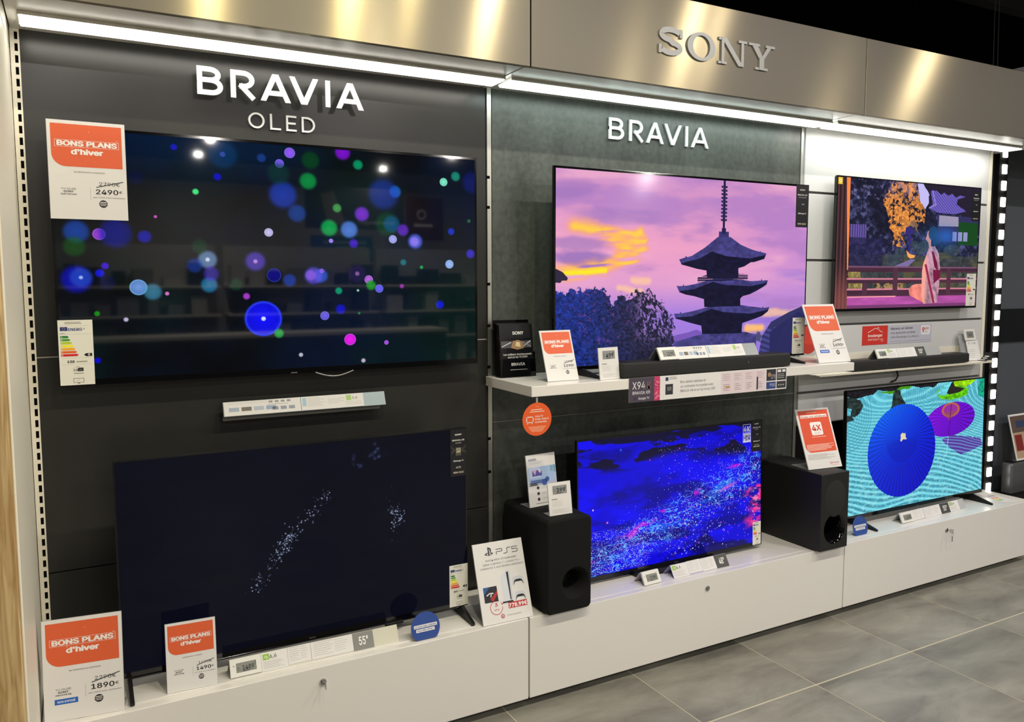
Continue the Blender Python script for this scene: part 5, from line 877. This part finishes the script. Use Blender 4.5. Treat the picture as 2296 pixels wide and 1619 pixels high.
mb.add([(x, y, z) for x, z in pts for y in (0, .05)], [(2 * i, 2 * i + 2, 2 * i + 3, 2 * i + 1) for i in range(4)], M_black); mb.add([(x, y, z + .0006) for x, z in pts for y in (.0, .05)], [(2 * i, 2 * i + 1, 2 * i + 3, 2 * i + 2) for i in range(4)], M_black); mb.build('paper', r)
mb = MB(); [mb.add([(.012 + .02 * i, .012, .0045 + .009 * i), (.022 + .02 * i, .012, .008 + .010 * i), (.022 + .02 * i, .038, .008 + .010 * i), (.012 + .02 * i, .038, .0045 + .009 * i)], [(0, 1, 2, 3)], ink('c8c8c4')) for i in range(3)]; mb.build('printed_marks', r)
o = MB().tube([(2.56, -.018, 1.148), (2.565, -.028, 1.13), (2.568, -.034, 1.10), (2.555, -.03, 1.075), (2.53, -.022, 1.066)], .005, M_black, 10).build('cable', smooth=True); tag(o, 'black cable drooping below the thin ledge shelf', 'cable')
r = empty('loose_label', (3.255, -.33, CT + .0003), math.radians(78)); tag(r, 'energy label sheet lying flat on the end of the parasol cabinet', 'label'); MB().box(0, .22, 0, .09, 0, .0006, M_paper).build('sheet', r); mb = MB(); [mb.box(.03 + .012 * i, .04 + .012 * i, .05 - .004 * i, .085, .0006, .0008, ink(c)) for i, c in enumerate(('6aa860', 'b4c860', 'e8e080', 'e8b080', 'd86a60'))]; mb.box(.11, .13, .02, .07, .0006, .0008, ink('8a8a8a')); mb.build('printed_face', r)

# ------------------------------------------------------------------ beyond the display wall
struct(MB().box(3.46, 6.5, .10, .16, 0, 2.5, mat('charcoal_wall', '50545a', .35)).build('wall_right'), 'charcoal wall section beyond the column of lights')
struct(MB().box(3.70, 6.5, .085, .10, 1.235, 1.45, mat('charcoal_band', '0e1014', .3)).build('trim_7'), 'black horizontal band across the charcoal wall')
struct(MB().box(3.404, 3.46, .03, .10, 0, 2.41, M_mattblack).build('trim_8'), 'black gap board behind the end upright')
r = empty('light_column', (3.575, .0, .02)); tag(r, 'black column set with square white lights beside the white wall', 'light column'); MB().box(-.045, .045, .02, .05, 0, 2.45, M_mattblack).build('post', r)
lm = mat('lamp_square', 'fffdf6', .4, emit='fffaf0', es=6); lme = None
for i in range(22):
    z = .318 + .1 * i
    if lme is None: o = MB().box(-.021, .021, .008, .0198, -.029, .029, lm, bev=.004).build('lamp', r); lme = o.data
    else: o = bpy.data.objects.new('lamp', lme); COL.objects.link(o); o.parent = r
    o.location = (0, 0, z - .02)
o = MB().box(3.50, 5.5, -.20, .08, 0, .265, M_mattblack, bev=.002).build('low_plinth'); tag(o, 'black low plinth beyond the white cabinets', 'plinth')
r = empty('speaker_box', (3.715, -.05, .2655)); tag(r, 'silver grey speaker box on the black plinth at the frame edge', 'speaker'); MB().box(0, .30, 0, .07, 0, .2, mat('speaker_silver', '6f7072', .35, metal=.6), bev=.012, seg=4).build('body', r, smooth=True); MB()  .box(.02, .28, .015, .06, .2, .206, M_black, bev=.002).build('top_plate', r)
def pic(P): P.frect(.05, .95, .04, .96, 'b09478'); P.frect(.05, .95, .04, .4, '5c4c44', 2); P.frect(.12, .5, .45, .8, '7c2c28', 2); P.frect(.3, .9, .15, .3, '34405c', 3)
card_sign('picture_sign', 'small picture card standing on the silver speaker box', (3.80, -.03, .4725), .21, .297, 0, 14, pic, group='large card signs', foot_d=.03)
# overhead details beyond the fascia
for x, lb in ((3.05, 'thin suspension wire above the third fascia panel'), (3.09, 'second thin suspension wire above the third fascia panel')):
    o = MB().tube([(x, -.2, 2.744), (x + .005, -.19, 3.1), (x - .02, -.2, 3.615)], .0016, mat('wire_grey', '2e2e2e', .6), 6).build('suspension_wire'); tag(o, lb, 'wire', 'wires above the header')
o = MB().box(3.12, 3.135, -.37, .0, 2.744, 2.80, M_grey).build('header_fin'); tag(o, 'small pale end fin on top of the steel header', 'fin')
o = MB().box(2.2, 9.5, .2, .28, 3.38, 3.45, mat('tray_dark', '2a2a28', .6)).build('cable_tray'); tag(o, 'dark cable tray hung under the black ceiling', 'cable tray')

# ------------------------------------------------------------------ ceiling lamps
def lamp(x, y, watts, label, radius=.09, glow=30, group='ceiling spot lamps', col='fff8f2'):
    r = empty('ceiling_lamp', (x, y, 3.40)); tag(r, label, 'ceiling lamp', group)
    MB().cyl((0, 0, .0), (0, 0, .12), radius + .012, M_black, 24).build('housing', r); MB().cyl((0, 0, .12), (0, 0, .22), .012, M_black, 12).build('stem', r)
    MB().cyl((0, 0, -.006), (0, 0, -.0005), radius, mat('lamp_glow_%d' % glow, col, .5, emit=col, es=glow), 24).build('lens', r)
    if watts:
        l = bpy.data.lights.new('lamp_light', 'AREA'); l.shape = 'DISK'; l.size = radius * 2; l.energy = watts; l.color = rgb(col)[:3]; lo = bpy.data.objects.new('lamp_light', l); COL.objects.link(lo); lo.parent = r; lo.location = (0, 0, -.012)
ORD = ('first', 'second', 'third', 'fourth', 'fifth', 'sixth', 'seventh')
for i, (x, y, w_) in enumerate(NEAR_LAMPS): lamp(x, y, w_, '%s ceiling spot lamp over the display aisle, counted from the oak partition' % ORD[i], .05, 61 + (i > 2), col='fff5d4' if i < 3 else 'fff8f4')
for i, (x, y, w_) in enumerate(FILL_LAMPS): lamp(x, y, w_, '%s unseen fill lamp added to light the wall from the front, counted from the oak partition' % ORD[i], .09, 40, group='added unseen fill lamps')
for i, (x, y, w_) in enumerate(FAR_LAMPS): lamp(x, y, w_, '%s far ceiling lamp mirrored in the screens, counted from the oak partition' % ORD[i], .032, 260, group='far ceiling spot lamps', col='fff8ee')
# ------------------------------------------------------------------ far side of the aisle, seen only as reflections
def flat(name, label, cat, x0, x1, z0, z1, y, c, prnt=None):
    r = empty(name, (x1, y, z0), math.pi); tag(r, label, cat); Wd, H = x1 - x0, z1 - z0; MB().box(0, Wd, 0, .02, 0, H, mat('board_' + c, c, .5)).build('board', r)
    P = Print(Wd, H, .002); prnt(P); P.build('printed_face', r)
def bd(P): P.ft('boulanger', .30, .86, .08, 'c8c4c0', .38, bold=.01); P.poly([(.60 * P.W, .1 * P.H), (.72 * P.W, .9 * P.H), (.85 * P.W, .8 * P.H), (.78 * P.W, .1 * P.H)], '8a7a72')
def bb(P): P.frect(.1, .8, .2, .32, '9cc0dc'); P.frect(.1, .6, .42, .5, '9cc0dc')
def br(P): P.ring(.6 * P.W, .6 * P.H, .12 * P.W, .03 * P.W, 'e8dcd8'); P.frect(.3, .8, .62, .68, 'e8dcd8')
flat('hanging_banner', 'dark banner with a portrait and shop name, mirrored in the bokeh screen', 'banner', 1.65, 3.25, 2.45, 3.1, -9.6, '2c2a2c', bd)
flat('hanging_banner', 'blue banner mirrored in the bokeh screen', 'banner', 1.75, 2.75, 1.95, 2.35, -9.7, '2c6a9c', bb)
flat('hanging_banner', 'red banner mirrored in the bokeh screen', 'banner', 3.3, 3.95, 2.3, 3.0, -9.6, '4c1a18', br)
def rack(x0, x1, y, label):
    r = empty('goods_rack', (x0, y, 0)); tag(r, label, 'rack', 'goods racks across the aisle'); Wd = x1 - x0; rs = np.random.RandomState(int(x0 * 10) % 97)
    MB().box(0, Wd, -.05, 0, 0, 2.15, M_opp).build('back_panel', r)
    for z in (.3, .75, 1.15, 1.55): MB().box(0, Wd, 0, .42, z, z + .03, M_wpaint).build('rack_shelf', r)
    cs = ('23252b', '3c4048', '8c8a88', '1a2c50', '5c2420', 'b8b4ac')
    for z in (.33, .78, 1.18, 1.58):
        x = .06
        while x < Wd - .25:
            w_ = .12 + .16 * rs.rand(); MB().box(x, x + w_, .06, .32, z + .001, z + .12 + .2 * rs.rand(), mat('goods_' + cs[rs.randint(6)], cs[rs.randint(6)], .5)).build('goods_box', r); x += w_ + .05 + .1 * rs.rand()
rack(-2.2, .3, -9.4, 'white goods rack across the aisle facing the bokeh screen'); rack(.4, 2.6, -9.4, 'middle goods rack across the aisle'); rack(2.7, 5.2, -9.4, 'far goods rack across the aisle, farthest from the oak partition')
o = empty('service_counter', (-1.5, -7.6, 0)); tag(o, 'dark service counter with a pale top across the aisle', 'counter'); MB().box(0, 4.6, -.6, 0, 0, .93, mat('counter_dark', '2a2a2c', .5)).build('body', o); MB().box(-.02, 4.62, -.62, .02, .93, .97, M_wpaint).build('worktop', o)
